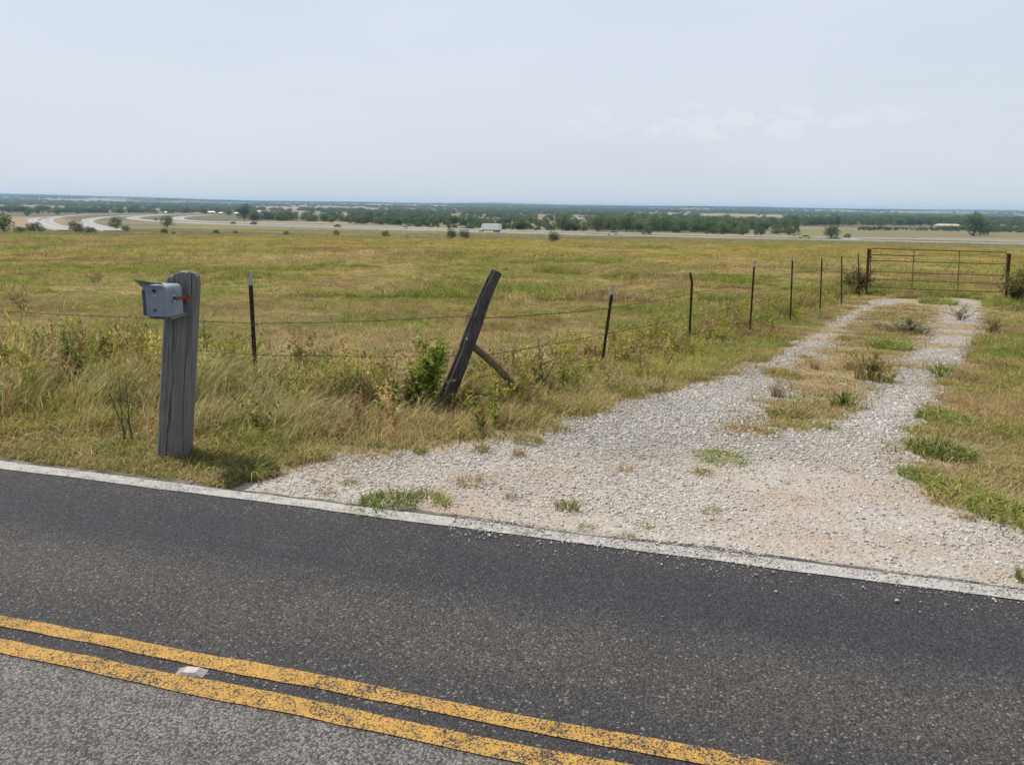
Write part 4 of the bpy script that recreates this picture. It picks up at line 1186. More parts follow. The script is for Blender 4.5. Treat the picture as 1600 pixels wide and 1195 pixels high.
# mailbox post: a squared railway-type timber with a sawn, worn top
pb = g(273, 716); pt = at_y(286, 424, pb[1]+.02)
post = empty('mailbox_post', (pb[0], pb[1], float(T(pb[0], pb[1]))))
tag(post, 'thick grey weathered timber post carrying the mailbox beside the road', 'post')
ax = pt-pb; hp = float(np.linalg.norm(ax))
def timber(hw, hd, hgt, seed=3):
    V = []; n = 280; nz_ = 40
    zs = np.concatenate([[-.3], np.linspace(0, hgt, nz_)])
    ang = np.linspace(0, 2*math.pi, n, endpoint=False)
    for z in zs:
        for k, a in enumerate(ang):
            c, s_ = math.cos(a), math.sin(a); e = .38
            x = hw*math.copysign(abs(c)**e, c); y = hd*math.copysign(abs(s_)**e, s_)
            nzv = float(fbm(np.array(c*2+5), np.array(s_*2+z*1.5), seed, 3))-.5
            x *= 1+.05*nzv; y *= 1+.07*nzv
            # wane: slightly wider at the foot
            wv = 1+.05*(1-z/hgt); x *= wv; y *= wv
            # long drying cracks
            for xc, wd_, dp in ((-.035, .0055, .02), (.055, .004, .012)):
                if y < -hd*.5:
                    d = abs(x-xc-.008*math.sin(z*5+xc*40))
                    y += dp*max(0, 1-d/wd_)*(.4+.6*float(vnoise(np.array(z*3), np.array(xc*50), 4)))
            zz = z
            if z > hgt-.085:      # worn, rounded and chipped top, lower towards the left corner
                f = (z-(hgt-.085))/.085
                zz = z-f*f*(.05*max(0, -x/hw)**1.5+.02*max(0, x/hw)**4)+.012*f*(float(vnoise(np.array(x*60), np.array(y*60), 6))-.5)
                x *= 1-.14*f*f; y *= 1-.14*f*f
            V.append((x, y, zz))
    m = len(zs); Fc = [(i*n+k, i*n+(k+1) % n, (i+1)*n+(k+1) % n, (i+1)*n+k) for i in range(m-1) for k in range(n)]
    top = len(V); V.append((0, 0, hgt-.004)); Fc += [(top, (m-1)*n+k, (m-1)*n+(k+1) % n) for k in range(n)]
    return V, Fc
V, Fc = timber(.100, .088, hp)
tm = mesh_obj('timber', V, Fc, M_TIMBER, post)
lean_x = math.atan2(ax[1], ax[2]); lean_y = math.atan2(ax[0], ax[2])
tm.rotation_euler = (-lean_x, lean_y, math.radians(14))

# mailbox
Q_T = np.array([0.0, 0.0])
mc = at_y(245.5, 494, pb[1]-.24)                      # underside, front edge, middle
mview = math.atan2(mc[0], mc[1])
box = empty('mailbox', tuple(mc), -mview-math.radians(33))
tag(box, 'small dented blue-grey metal mailbox with a bent lid and red flag on the timber post', 'mailbox')
M_MAIL = plain('galvanised_blue_grey', (.195, .25, .315), .5, .2, ((.29, .33, .37), 9, .4, .7), (25, .12, .004))
M_MAILD = plain('shade_blue_trim', (.045, .075, .15), .5, .2, ((.08, .11, .17), 14, .4, .7))
M_FLAG = plain('faded_red_paint', (.25, .035, .022), .65, 0, ((.14, .03, .02), 30, .45, .65))
M_STEEL = plain('bright_bracket', (.55, .60, .63), .4, .5, ((.25, .27, .29), 40, .5, .65))
MWd, MHt, MLn = .152, .186, .165
def round_prof(w, h, r, n=6, inset=0.0):
    w2 = w/2-inset; pr = [(-w2, inset), (w2, inset)]
    for k in range(n+1):
        a = math.pi/2*k/n; pr.append((w2-r+r*math.cos(a), h-inset-r+r*math.sin(a)))
    for k in range(n+1):
        a = math.pi/2+math.pi/2*k/n; pr.append((-w2+r+r*math.cos(a), h-inset-r+r*math.sin(a)))
    return pr
MB().prism(round_prof(MWd, MHt, .032), 0.004, MLn).build('body', M_MAIL, box)
# raised rim and door
rim = MB(); outer = round_prof(MWd+.005, MHt+.003, .034); inner = round_prof(MWd-.006, MHt, .029, inset=.003)
n_ = len(outer); rv = []
for y_ in (-.012, .012):
    rv += [(x, y_, z) for x, z in outer]+[(x, y_, z) for x, z in inner]
rf = []
for i in range(n_):
    j = (i+1) % n_
    rf += [(i, j, n_+j, n_+i), (2*n_+j, 2*n_+i, 3*n_+i, 3*n_+j), (j, i, 2*n_+i, 2*n_+j), (n_+i, n_+j, 3*n_+j, 3*n_+i)]
rim.add(rv, rf).build('door_rim', M_MAIL, box)
MB().box((-MWd/2-.0045, -.0135, .004), (-MWd/2+.011, -.0085, MHt-.03)).build('shaded_door_flange', M_MAILD, box)  # left flange of the door, its shade put into the dark blue colour
door = MB().prism(round_prof(MWd-.006, MHt, .029, inset=.0031), -.008, .004).build('door', M_MAIL, box)
MB().box((-.007, -.018, MHt-.038), (.008, -.008, MHt-.022)).build('latch', M_TPOST, door)
MB().box((-.012, -.0105, MHt-.065), (.010, -.0078, MHt-.058)).build('embossed_tab', M_STEEL, door)
MB().box((-.014, -.0105, .026), (-.006, -.0078, .044)).add([(0, -.0105, .03), (.006, -.0105, .03), (.004, -.0105, .05)], [(0, 1, 2)]).build('paint_chip', M_TPOST, door)
MB().tube([(-MWd/2+.005, .016, MHt-.05), (-.05, .016, MHt+.001), (.05, .016, MHt+.001)], .0022, 5).build('seam', M_MAILD, box)
# lid: a thin sheet bent up and outwards over the door, twisted at its right end
lid_v = []
A = np.array((-MWd/2-.002, -.012, MHt-.012)); B = np.array((MWd/2-.012, .0, MHt+.004))
C = np.array((-MWd/2-.010, -.078, MHt+.040)); D = np.array((MWd/2-.035, -.055, MHt+.022))
for i in range(7):
    for j in range(5):
        u, v = i/6, j/4
        p = (A*(1-u)+B*u)*(1-v)+(C*(1-u)+D*u)*v+np.array((0, 0, .012*math.sin(math.pi*u)*(1-v)+.004*math.sin(math.pi*v)))
        lid_v.append(p)
nf = [(i*5+j, i*5+j+1, i*5+j+6, i*5+j+5) for i in range(6) for j in range(4)]
lv = lid_v+[p+np.array((0, 0, .0035)) for p in lid_v]; o_ = len(lid_v)
lf = [f for f in nf]+[tuple(k+o_ for k in f)[::-1] for f in nf]
bd = [i*5 for i in range(7)]+[6*5+j for j in range(1, 5)]+[i*5+4 for i in range(5, -1, -1)]+[j for j in range(3, 0, -1)]
lf += [(bd[i], bd[(i+1) % len(bd)], bd[(i+1) % len(bd)]+o_, bd[i]+o_) for i in range(len(bd))]
mesh_obj('lid', lv, lf, M_MAIL, box)
# flag: bracket on the right side, arm pointing back past the post
fl = MB().box((MWd/2, .048, .078), (MWd/2+.006, .078, .124)).box((MWd/2+.006, .052, .082), (MWd/2+.012, .072, .096)).build('flag_bracket', M_STEEL, box)
MB().tube([(MWd/2+.004, .062, .110), (MWd/2+.016, .062, .110)], .008, 8).build('rivet', M_MAILD, fl)
MB().box((MWd/2+.010, .064, .092), (MWd/2+.015, .205, .109)).add([(MWd/2+.010, .182, .109), (MWd/2+.015, .182, .109), (MWd/2+.015, .212, .109), (MWd/2+.010, .212, .109), (MWd/2+.010, .188, .056), (MWd/2+.015, .188, .056), (MWd/2+.015, .21, .062), (MWd/2+.010, .21, .062)],
    [(0, 1, 2, 3), (7, 6, 5, 4), (0, 4, 5, 1), (1, 5, 6, 2), (2, 6, 7, 3), (3, 7, 4, 0)]).build('flag', M_FLAG, box)
MB().box((-.07, .03, -.022), (.07, MLn+.05, -.001)).build('mounting_board', M_TIMBER, box)

# ------------------------------------------------------------------ wire fences
def t_post(parent, base, top, label=None, bent=False):
    """steel T-post: flanged bar with studs and a paler painted tip"""
    base = np.array(base, float); top = np.array(top, float)
    d = top-base; L = float(np.linalg.norm(d)); d /= L
    u = np.array([1.0, 0, 0]); u -= d*(u@d); u /= np.linalg.norm(u); v = np.cross(d, u)
    prof = [(-.019, -.004), (.019, -.004), (.019, .003), (.004, .004), (.003, .034), (-.003, .034), (-.004, .004), (-.019, .003)]
    def seg(z0, z1, off0=(0, 0), off1=(0, 0), k0=1.0):
        V = [base+d*z0+u*(x*k0+off0[0])+v*(y*k0+off0[1]) for x, y in prof]+[base+d*z1+u*(x*k0+off1[0])+v*(y*k0+off1[1]) for x, y in prof]
        n = len(prof)
        return V, [tuple(range(n))[::-1], tuple(range(n, 2*n))]+[(i, (i+1) % n, n+(i+1) % n, n+i) for i in range(n)]
    tip = .13 if not bent else .0
    m = MB(); zt = L-(.16 if bent else tip)
    m.add(*seg(-.4, zt))
    if bent: m.add(*seg(zt, L-.05, (0, 0), (-.028, 0))); m.add(*seg(L-.05, L, (-.028, 0), (-.036, 0)))
    z = .25
    while z < zt-.05:
        p = base+d*z+v*-.006
        m.add([p-u*.006-d*.008, p+u*.006-d*.008, p+u*.006+d*.008, p-u*.006+d*.008, p-v*.007-u*.004, p-v*.007+u*.004], [(0, 1, 5, 4), (1, 2, 5), (2, 3, 4, 5), (3, 0, 4)])
        z += .055
    o = m.build('metal_post', M_TPOST, parent)
    if tip: mt = MB(); mt.add(*seg(zt, L, k0=1.04)); mt.build('painted_tip', M_TIP, o)
    if label: o['label'] = label
    return o, base, d, L
def wire(parent, pts, sag=.02, r=.0026, barbs=True, seed=0):
    rr = np.random.default_rng(seed); P = []
    for i in range(len(pts)-1):
        a, b = np.array(pts[i]), np.array(pts[i+1]); L = np.linalg.norm(b-a); n = max(6, int(L/.12))
        for k in range(n + (1 if i == len(pts)-2 else 0)):
            t = k/n; p = a*(1-t)+b*t; p = p-np.array([0, 0, sag*L*.3*4*t*(1-t)])+rr.normal(0, .0022, 3); P.append(p)
    m = MB().tube(P, r, 5)
    if barbs:
        for k in range(1, len(P)-1):
            p = P[k]+(P[k+1]-P[k])*rr.random(); 
            for s_ in (0, 1):
                dv = rr.normal(0, 1, 3); dv /= np.linalg.norm(dv); dv *= .016
                m.tube([p-dv, p+dv], .0014, 3)
    return m.build('wire', M_WIRE, parent)
def tops(px, py, y): return at_y(px, py, y)

# roadside fence, seen on both sides of the mailbox
p1b = g(401, 614); y1 = p1b[1]
fenceA = empty('wire_fence', tuple(p1b))
tag(fenceA, 'barbed wire fence along the road behind the mailbox post', 'fence')
fenceA_inv = Matrix.Translation(Vector(tuple(p1b))).inverted()
def under(o, root): o.matrix_parent_inverse = Matrix.Translation(-Vector(root.location)); return o
lp = G([-230], [560])[0]
pl, _, _, _ = t_post(fenceA, lp, lp+np.array([-.03, 0, 1.1])); under(pl, fenceA)
p1t = at_y(390.5, 423, y1); o, _, d1, L1 = t_post(fenceA, p1b-np.array([0, 0, .03]), p1t); under(o, fenceA)
LEAN_B = g(690, 637); ylp = LEAN_B[1]
for (pxs, sd) in ((((-230, 478), (0, 486), (236, 497), (394, 505), (560, 502), (742, 493)), 1), (((-230, 520), (0, 529), (236, 540), (397, 554), (560, 557), (722, 556)), 2), (((-230, 489), (60, 501), (240, 517), (396, 531), (560, 540), (730, 530)), 3)):
    pts = []
    for (a, b) in pxs:
        f = np.clip((a+230)/(401+230), 0, 1) if a < 401 else 1+np.clip((a-401)/(690-401), 0, 1.3)
        yy = lp[1]*(1-f)+y1*f if f <= 1 else y1*(2-f)+ylp*(f-1)
        pts.append(at_y(a, b, yy-.02))
    if sd == 3: continue
    under(wire(fenceA, pts, .012, .0027, True, sd), fenceA)

# leaning corner post with its brace
lpx = [(684, 650), (690, 637), (706, 600), (722, 560), (737, 520), (752, 480), (765, 447), (776, 424)]
corner = empty('leaning_fence_post', tuple(LEAN_B))
tag(corner, 'dark split wooden corner post leaning right over the wire fence', 'post')
path = [at_y(a, b, ylp+.015*i) for i, (a, b) in enumerate(lpx)]
u_ = px_size(LEAN_B)
o = log('log', path, [13*u_, 12.5*u_, 12*u_, 11*u_, 11.5*u_, 10.5*u_, 9.5*u_, 8.5*u_], M_LOG, corner, 40, 24, 31, .16, ((1.2, .28, .32), (3.9, .22, .25), (5.3, .2, .2))); under(o, corner)
bpx = [(728, 532), (742, 543), (760, 558), (779, 576), (797, 596), (812, 610)]
path = [at_y(a, b, ylp+.08+.02*i) for i, (a, b) in enumerate(bpx)]
o = log('brace', path, [5.2*u_, 6*u_, 6*u_, 5.6*u_, 5*u_, 4.6*u_], M_BRACE, corner, 22, 14, 37, .14, ((2.0, .3, .2),)); under(o, corner)
mw = MB()
for k in range(4):
    c_ = at_y(741+k*1.2, 497-3*k, ylp); mw.tube([c_+np.array([.085*math.cos(a), .085*math.sin(a), .02*math.cos(a)]) for a in np.linspace(0, 6.283, 15)], .0024, 4)
under(mw.build('wire_wrap', M_WIRE, corner), corner)
under(MB().box(tuple(at_y(727, 531, ylp-.10)), tuple(at_y(731, 528, ylp-.085))).build('staple_plate', M_TIP, corner), corner)

# driveway fence up to the gate
p2b = g(942, 579); Y2 = p2b[1]
XV = 1550.0
def row_y(px): return Y2*(XV-942)/(XV-px)
POSTS = [(958, 445, 942), (1082, 426, 1079), (1179, 407, 1173), (1238.5, 399, 1235), (1284.5, 397, 1280), (1315.5, 394, 1312), (1341, 392, 1339)]
fenceB = empty('wire_fence', tuple(p2b))
tag(fenceB, 'barbed wire fence of steel posts running along the gravel drive to the gate', 'fence')
FP = []
for i, (tx, ty, bx) in enumerate(POSTS):
    yy = row_y(bx) if i else Y2
    b = at_y(bx, 500, yy); b[2] = float(T(b[0], b[1])); t = at_y(tx, ty, yy)
    lab = {0: 'leaning metal post nearest the leaning wooden post', 1: 'metal post with its top bent to the left'}.get(i)
    o, _, dd_, LL = t_post(fenceB, b, t, lab, i == 1); under(o, fenceB)
    FP.append((b, t))
GY = row_y(1357)
gl_b = at_y(1356, 440, GY); gl_b[2] = float(T(gl_b[0], gl_b[1]))
gl_t = at_y(1357.5, 389, GY)
for k, (fr, st) in enumerate(((.735, (757, 497)), (.44, (750, 556)), (.20, (742, 590)))):
    pts = [at_y(st[0], st[1], ylp)]+[b*(1-fr)+t*fr+np.array([0, -.02, 0]) for b, t in FP]+[gl_b*(1-fr)+gl_t*fr]
    under(wire(fenceB, pts, .010, .0038, True, 10+k), fenceB)

# gate posts and gate
def gate_post(name, b, t, r, label):
    o = empty(name, tuple(b)); tag(o, label, 'post')
    m = MB(); bb = np.array(b)-np.array([0, 0, .4])
    m.tube([bb, np.array(t)], r, 14); under(m.build('tube', M_RUST, o), o)
    mc_ = MB(); mc_.tube([np.array(t)-np.array([0, 0, .03]), np.array(t)+np.array([0, 0, .012])], r*1.08, 14); under(mc_.build('cap', M_RUST, o), o)
gate_post('gate_post', gl_b, gl_t, .055, 'rusty steel post at the left, wire fence end of the gate')
GYR = GY*.955
gr_b = at_y(1572, 470, GYR); gr_b[2] = float(T(gr_b[0], gr_b[1])); gr_t = at_y(1577.5, 397, GYR)
gate_post('gate_post', gr_b, gr_t, .055, 'rusty steel post at the right, latch end of the gate')
gate = empty('farm_gate', tuple((gl_b+gr_b)/2))
tag(gate, 'rusty brown tubular steel farm gate closed across the gravel drive', 'gate')
def gp(px, py): 
    f = (px-1357)/(1577-1357); return at_y(px, py, GY*(1-f)+GYR*f-.03)
fr_ = [gp(1359.5, 446), gp(1360.5, 392), gp(1361.5, 389.2), gp(1364, 388.2), gp(1465, 391.2), gp(1569, 394.0), gp(1572.5, 395), gp(1574, 398), gp(1571, 456)]
ft = MB().tube(fr_, .025, 8); ft.tube([gp(1359.5, 446), gp(1366, 448.6), gp(1465, 453), gp(1562, 456.5), gp(1571, 456)], .022, 8)
under(ft.build('frame', M_GATE, gate), gate)
for (a, b) in (((1360, 407), (1573, 412.6)), ((1360, 424.3), (1572, 430.6)), ((1360, 436), (1571.5, 443.6))):
    under(MB().tube([gp(*a), gp((a[0]+b[0])/2, (a[1]+b[1])/2+.2), gp(*b)], .020, 8).build('rail', M_GATE, gate), gate)
under(MB().tube([gp(1360, 398), gp(1400, 399.2), gp(1428, 399.8)], .022, 8).build('rail', M_GATE, gate), gate)
under(MB().tube([gp(1428, 399.8), gp(1440, 399.4), gp(1447, 399.3)], .012, 6).build('rail_stub', M_GATE, gate), gate)
for (a, b) in (((1428.5, 390.2), (1424.5, 451)), ((1499.5, 392.2), (1496, 454.4))):
    under(MB().tube([gp(*a), gp(*b)], .020, 8).build('stay', M_GATE, gate), gate)
for (px, py) in ((1358.5, 402), (1358, 438)):
    under(MB().tube([gp(px-1.5, py), gp(px+3.5, py)], .03, 8).build('hinge', M_RUST, gate), gate)
under(MB().tube([gp(1572, 411), gp(1575, 413), gp(1577, 410), gp(1574, 408.5)], .008, 5).build('chain', M_WIRE, gate), gate)
# fence beyond the gate on the right
fr_b = at_y(1700, 470, GYR*.93); fr_b[2] = float(T(fr_b[0], fr_b[1]))
fenceC = empty('wire_fence', tuple(gr_b+np.array([.05, 0, 0])))
tag(fenceC, 'short run of barbed wire leaving the gate to the right', 'fence')
o, _, _, _ = t_post(fenceC, fr_b, fr_b+np.array([0, 0, 1.3])); under(o, fenceC)
for k, fr in enumerate((.68, .36)): under(wire(fenceC, [gr_b*(1-fr)+gr_t*fr, fr_b+np.array([0, 0, 1.3*fr])], .01, .003, True, 30+k), fenceC)

# raised pavement marker between the yellow lines
mk = CAM+ray(299, 1051)*((0-EYE)/ray(299, 1051)[2]); mk_o = empty('road_marker', (mk[0], mk[1], .001), TH+math.radians(10))
tag(mk_o, 'scuffed pale grey raised marker between the two yellow lines', 'road marker')
M_MARK = plain('marker_plastic', (.42, .385, .375), .5, 0, ((.30, .27, .26), 40, .4, .65))
M_MARK2 = plain('marker_lens', (.30, .27, .27), .25, 0, ((.22, .19, .19), 60, .4, .65))
a_, b_, h_ = .054, .024, .013
MB().add([(-a_, -b_, 0), (a_, -b_, 0), (a_, b_, 0), (-a_, b_, 0), (-a_*.42, -b_*.78, h_), (a_*.42, -b_*.78, h_), (a_*.42, b_*.78, h_), (-a_*.42, b_*.78, h_)],
         [(4, 5, 6, 7), (0, 1, 5, 4), (2, 3, 7, 6)]).build('marker_body', M_MARK, mk_o)
for s_ in (-1, 1):
    MB().add([(s_*a_, -b_, 0), (s_*a_, b_, 0), (s_*a_*.42, b_*.78, h_), (s_*a_*.42, -b_*.78, h_)], [(0, 1, 2, 3)]).build('lens', M_MARK2, mk_o)

n = 3000; P_ = np.vstack([FENCE_A, FENCE_B[1:]]); d_ = np.concatenate([[0], np.cumsum(np.linalg.norm(np.diff(P_, axis=0), axis=1))])
t_ = rng.uniform(0, d_[-1], n); x = np.interp(t_, d_, P_[:, 0]); y = np.interp(t_, d_, P_[:, 1]); wz = .38+.5*(1-sstep(-3.2, -1.5, x)); x = x+rng.normal(0, 1, n)*wz; y = y+rng.normal(0, 1, n)*wz
k_ = grass_ok(x, y, .2) & (rng.random(n) < sstep(.36, .58, fbm(x*1.1, y*1.1, 151))); x, y = x[k_], y[k_]
c = np.array([(.22, .26, .035), (.38, .36, .05), (.29, .19, .09), (.46, .36, .17)])[rng.choice(4, len(x), p=[.3, .25, .25, .2])]
k_ = (np.hypot(x-p1b[0], y-(p1b[1]-.25)) > .5) & (np.hypot(x-p2b[0], y-(p2b[1]-.25)) > .5); x, y, c = x[k_], y[k_], c[k_]
lay('fence_line_weeds', x, y, rng.uniform(.2, .5, len(x))*(1+.35*(1-sstep(-3.2, -1.5, x))), rng.uniform(.16, .34, len(x)), vary(c), K_WEED, 'mixed low weeds crowding the foot of the wire fences', 'weeds')
x, y = cand(60000, 3.6, 26, 40); gvv = gravel(x, y); k_ = (gvv > .12) & (rng.random(len(x)) < (1-gvv)**.8*.9+.035*(fbm(x*1.5, y*1.5, 153) > .52)) & (S(x, y) > .14); x, y = x[k_], y[k_]
c = mixc(np.repeat(np.array([[.36, .26, .13]]), len(x), 0), (.20, .20, .05), (rng.random(len(x)) < .3)*.8)
lay('dry_litter', x, y, .035+0*x, .05+.0016*np.hypot(x, y), vary(c, .3), K_MAT, 'thin dry grass litter fraying the edges of the gravel', 'litter', .3)

# ------------------------------------------------------------------ plants that stand on their own
def tuft_mesh(i, kind):
    if kind == 'upright': p = [blades(110, .4, 1.0, .06, .6, .6, None, 4, .8, 600+i)]
    elif kind == 'mat': p = [blades(560, .3, 1.05, .085, 1.7, .9, None, 3, .9, 640+i, rmin=0.0, curl=.8)]
    elif kind == 'star': p = [blades(90, .4, 1.4, .075, .8, 1.0, None, 4, .9, 680+i, curl=.5)]
    else: p = [blades(110, .4, 1.0, .07, .8, .6, None, 3, .8, 700+i), weed_parts(.95, 16, .20, 720+i, .35)[0]]
    return blade_mesh('tuft', M_TUFT, p)
TUFT = {k: [tuft_mesh(i, k) for i in range(3)] for k in ('upright', 'mat', 'star', 'leafy')}
CT = {'dark': (.125, .17, .035), 'green': (.165, .21, .042), 'lime': (.22, .25, .05), 'olive': (.20, .185, .06), 'dry': (.36, .27, .14), 'brown': (.25, .16, .085), 'grey': (.17, .175, .10)}
GG = 'tufts growing on the gravel drive'
def tuft(px, py, wpx, hpx, kind, col, label, i=0, name='grass_tuft', cat='grass tuft', group=GG):
    p = g(px, py); u = px_size(p)
    rad = {'upright': 1.1, 'mat': 2.2, 'star': 1.5, 'leafy': 1.2}[kind]
    o = bpy.data.objects.new(name, TUFT[kind][i % 3]); link(o)
    o.location = (p[0], p[1], float(T(p[0], p[1]))-.008)
    sx = wpx*u/2/rad
    o.scale = (sx, sx*1.3, hpx*u*(1.05 if kind == 'mat' else 1.3))
    o.rotation_euler = (0, 0, random.uniform(0, 6.28) if wpx/hpx < 3 else random.uniform(-.5, .2))
    c = np.array(CT[col])*random.uniform(1.05, 1.4); o.color = (c[0], c[1], c[2], 1)
    return tag(o, label, cat, group)
for i, a in enumerate((
    (388, 745, 96, 34, 'upright', 'dark', 'lush dark green grass clump right of the mailbox post at the gravel corner'),
    (604, 790, 118, 26, 'mat', 'dark', 'largest green mat of grass beside the white line left of centre'),
    (690, 786, 56, 18, 'upright', 'lime', 'pale green tuft touching the right end of the largest green mat'),
    (668, 775, 50, 18, 'star', 'olive', 'thin tuft behind the right end of the largest green mat'),
    (545, 755, 40, 10, 'star', 'olive', 'small flat tuft behind the left end of the largest green mat'),
    (512, 768, 44, 8, 'star', 'dry', 'sparse dry tuft by the asphalt left of the largest green mat'),
    (733, 754, 70, 15, 'star', 'dry', 'wide straw coloured tuft behind the pale green tuft'),
    (797, 777, 36, 10, 'star', 'olive', 'small tuft right of the wide straw coloured tuft'),
    (886, 795, 54, 24, 'star', 'olive', 'spiky olive tuft in the middle of the apron'),
    (916, 826, 40, 9, 'star', 'green', 'small green tuft between spiky olive tuft and white line'),
    (980, 842, 44, 13, 'star', 'green', 'green tuft closest to the white line in mid picture'),
    (1010, 822, 32, 8, 'star', 'lime', 'small pale tuft behind the green tuft closest to the white line'),
    (1108, 800, 40, 8, 'star', 'olive', 'lone low tuft right of centre on the dusty apron'),
    (1096, 739, 46, 12, 'star', 'olive', 'small spiky tuft just below the long green mat'),
    (1128, 717, 88, 11, 'mat', 'green', 'long flat green mat at the near end of the gravel hump'),
    (977, 734, 36, 12, 'star', 'dry', 'small dry tuft left of the long flat green mat'),
    (810, 712, 34, 16, 'star', 'brown', 'small brown tuft near the gravel edge below the leaning post'),
    (1170, 679, 110, 8, 'mat', 'brown', 'flattened brown tuft lying across the left wheel track'),
    (1240, 673, 82, 6, 'mat', 'olive', 'flattened olive tuft lying right of the brown one between the tracks'),
    (1232, 650, 80, 20, 'mat', 'olive', 'broad olive tuft at the near end of the middle strip'),
    (1316, 636, 46, 22, 'leafy', 'dark', 'dark leafy weed near the right wheel track'),
    (1215, 622, 26, 26, 'star', 'brown', 'thin brown stalky tuft on the left wheel track'),
    (1364, 594, 70, 34, 'leafy', 'olive', 'bushy olive and brown clump beside the right wheel track'),
    (1355, 578, 80, 20, 'mat', 'brown', 'low brown clump behind the bushy olive one'),
    (1222, 586, 70, 11, 'mat', 'olive', 'pale flat tuft on the left wheel track'),
    (1272, 577, 20, 14, 'star', 'grey', 'small grey spiky weed beside the pale flat tuft'),
    (1392, 543, 66, 20, 'mat', 'green', 'bright green mat halfway along the middle strip'),
    (1418, 519, 78, 18, 'leafy', 'grey', 'grey-green weed patch behind the bright green mat'),
    (1372, 513, 34, 8, 'leafy', 'grey', 'little grey weed left of the grey-green weed patch'),
    (1465, 474, 60, 13, 'mat', 'green', 'green mat in the middle strip just before the gate'),
    (1598, 906, 34, 26, 'upright', 'dark', 'green tuft cut by the right picture edge near the road'),
    (1511, 812, 32, 14, 'star', 'dry', 'small dry tuft on gravel off the right grass verge'),
    (1105, 812, 22, 5, 'star', 'dry', 'tiny dry tuft below the lone low tuft'),
    (1010, 715, 30, 6, 'star', 'dry', 'tiny straw tuft left of the flattened brown tuft'),
    (655, 708, 36, 18, 'upright', 'green', 'green tuft at the gravel edge left of the leaning post'),
    (752, 704, 50, 16, 'upright', 'olive', 'olive tuft at the gravel edge below the leaning post'),
    (825, 690, 62, 14, 'mat', 'olive', 'flat olive tuft at the gravel edge right of the leaning post'))):
    tuft(*a[:7], i=i)
GR = 'grass patches along the right edge of the drive'
for i, a in enumerate((
    (1475, 657, 84, 20, 'mat', 'dark', 'topmost dark green patch on the right edge of the drive'),
    (1470, 708, 104, 28, 'mat', 'dark', 'largest dark green patch on the right edge of the drive'),
    (1440, 746, 70, 20, 'mat', 'green', 'green patch reaching furthest onto gravel on the right edge'),
    (1580, 806, 120, 26, 'mat', 'green', 'green patch nearest the road on the right edge of the drive'),
    (1500, 770, 110, 18, 'mat', 'lime', 'yellow-green patch between two green ones on the right edge'))):
    tuft(*a[:7], i=i, name='grass_patch', cat='grass', group=GR)

# leafy weeds and bushes
M_WEED = leaf_material('weed_leaves', (.135, .20, .028), (.27, .345, .06))
M_WEEDY = leaf_material('yellow_weed_leaves', (.19, .22, .03), (.36, .36, .06))
M_WEEDD = leaf_material('dull_weed_leaves', (.10, .095, .035), (.21, .18, .075))
M_STALK = plain('green_stalk', (.12, .13, .045), .8)
M_DEAD = plain('dead_stalk', (.105, .072, .050), .9, 0, ((.20, .15, .105), 14, .4, .7))
def weed(px, py, wpx, hpx, nst, leafn, lsize, mat, label, seed, stalk=None, spread=.5, cat='weed', name='weed', dens=1.0, zoff=0.0, lean=(0, 0), long=2.2, group=None, thick=1.0):
    """several branching stems with leaves all along them"""
    p = g(px, py); u = px_size(p); h = hpx*u; w = wpx*u/2
    r = np.random.default_rng(seed)
    o = empty(name, (p[0], p[1], float(T(p[0], p[1]))+zoff)); tag(o, label, cat, group)
    mb = MB(); pts = []
    for k in range(nst):
        a = r.uniform(0, 6.28); hh = h*(1.0 if k == 0 else r.uniform(.45, .95)); ww = w*r.uniform(.2, 1.0)*(1 if k else .25)
        P0 = np.array([r.normal(0, w*.12), r.normal(0, w*.12), -.02]); P3 = np.array([ww*math.cos(a)+lean[0]*hh, ww*math.sin(a)*.8+lean[1]*hh, hh])
        P1 = P0+np.array([0, 0, hh*.35])+(P3-P0)*np.array([.15, .15, 0]); P2 = P0*.4+P3*.6+np.array([0, 0, hh*.05])
        C_ = [P0, P1, P2, P3]; mb.tube(C_, [.0052*thick, .004*thick, .003*thick, .0012*thick], 5)
        for j in range(int(leafn*1.5)):
            t = r.uniform(.18, 1.0); q_ = t*3; i0 = min(int(q_), 2); f = q_-i0; pt_ = C_[i0]*(1-f)+C_[i0+1]*f
            pts.append(pt_+r.normal(0, lsize*.35*dens, 3)*np.array([1, 1, .5]))
        for j in range(3):
            t = r.uniform(.35, .8); q_ = t*3; i0 = min(int(q_), 2); f = q_-i0; b0 = C_[i0]*(1-f)+C_[i0+1]*f
            e = b0+np.array([r.normal(0, w*.45), r.normal(0, w*.45), abs(r.normal(hh*.16, hh*.06))])
            mb.tube([b0, (b0+e)/2+np.array([0, 0, .01]), e], [.003*thick, .002*thick, .001*thick], 4)
            for m_ in range(max(1, leafn//4)) if leafn else (): pts.append(b0+(e-b0)*r.uniform(.2, 1)+r.normal(0, lsize*.2, 3))
    mb.build('stem', stalk or M_STALK, o)
    if leafn:
        V, Fc, R_ = leaves(len(pts), pts, lsize*1.25, seed+5, .15, long)
        me = mesh_from('foliage', V, Fc, mat); add_attr(me, 'rnd', 'FLOAT', np.asarray(R_, np.float32)); link(bpy.data.objects.new('foliage', me), o)
    return o
weed(668, 640, 74, 130, 11, 50, .036, M_WEED, 'bright green leafy bush growing against the leaning wooden post', 1, cat='bush', name='leafy_bush', dens=2.2, long=1.7)
weed(645, 638, 70, 62, 9, 34, .036, M_WEED, 'low leafy weed at the left foot of the green bush by the leaning post', 2, long=1.8)
weed(366, 604, 56, 84, 6, 26, .040, M_WEEDY, 'yellow-green weed between the mailbox post and the steel post', 3)
weed(345, 585, 34, 50, 4, 18, .034, M_WEEDY, 'smaller yellow weed left of the yellow-green weed near the steel post', 4)
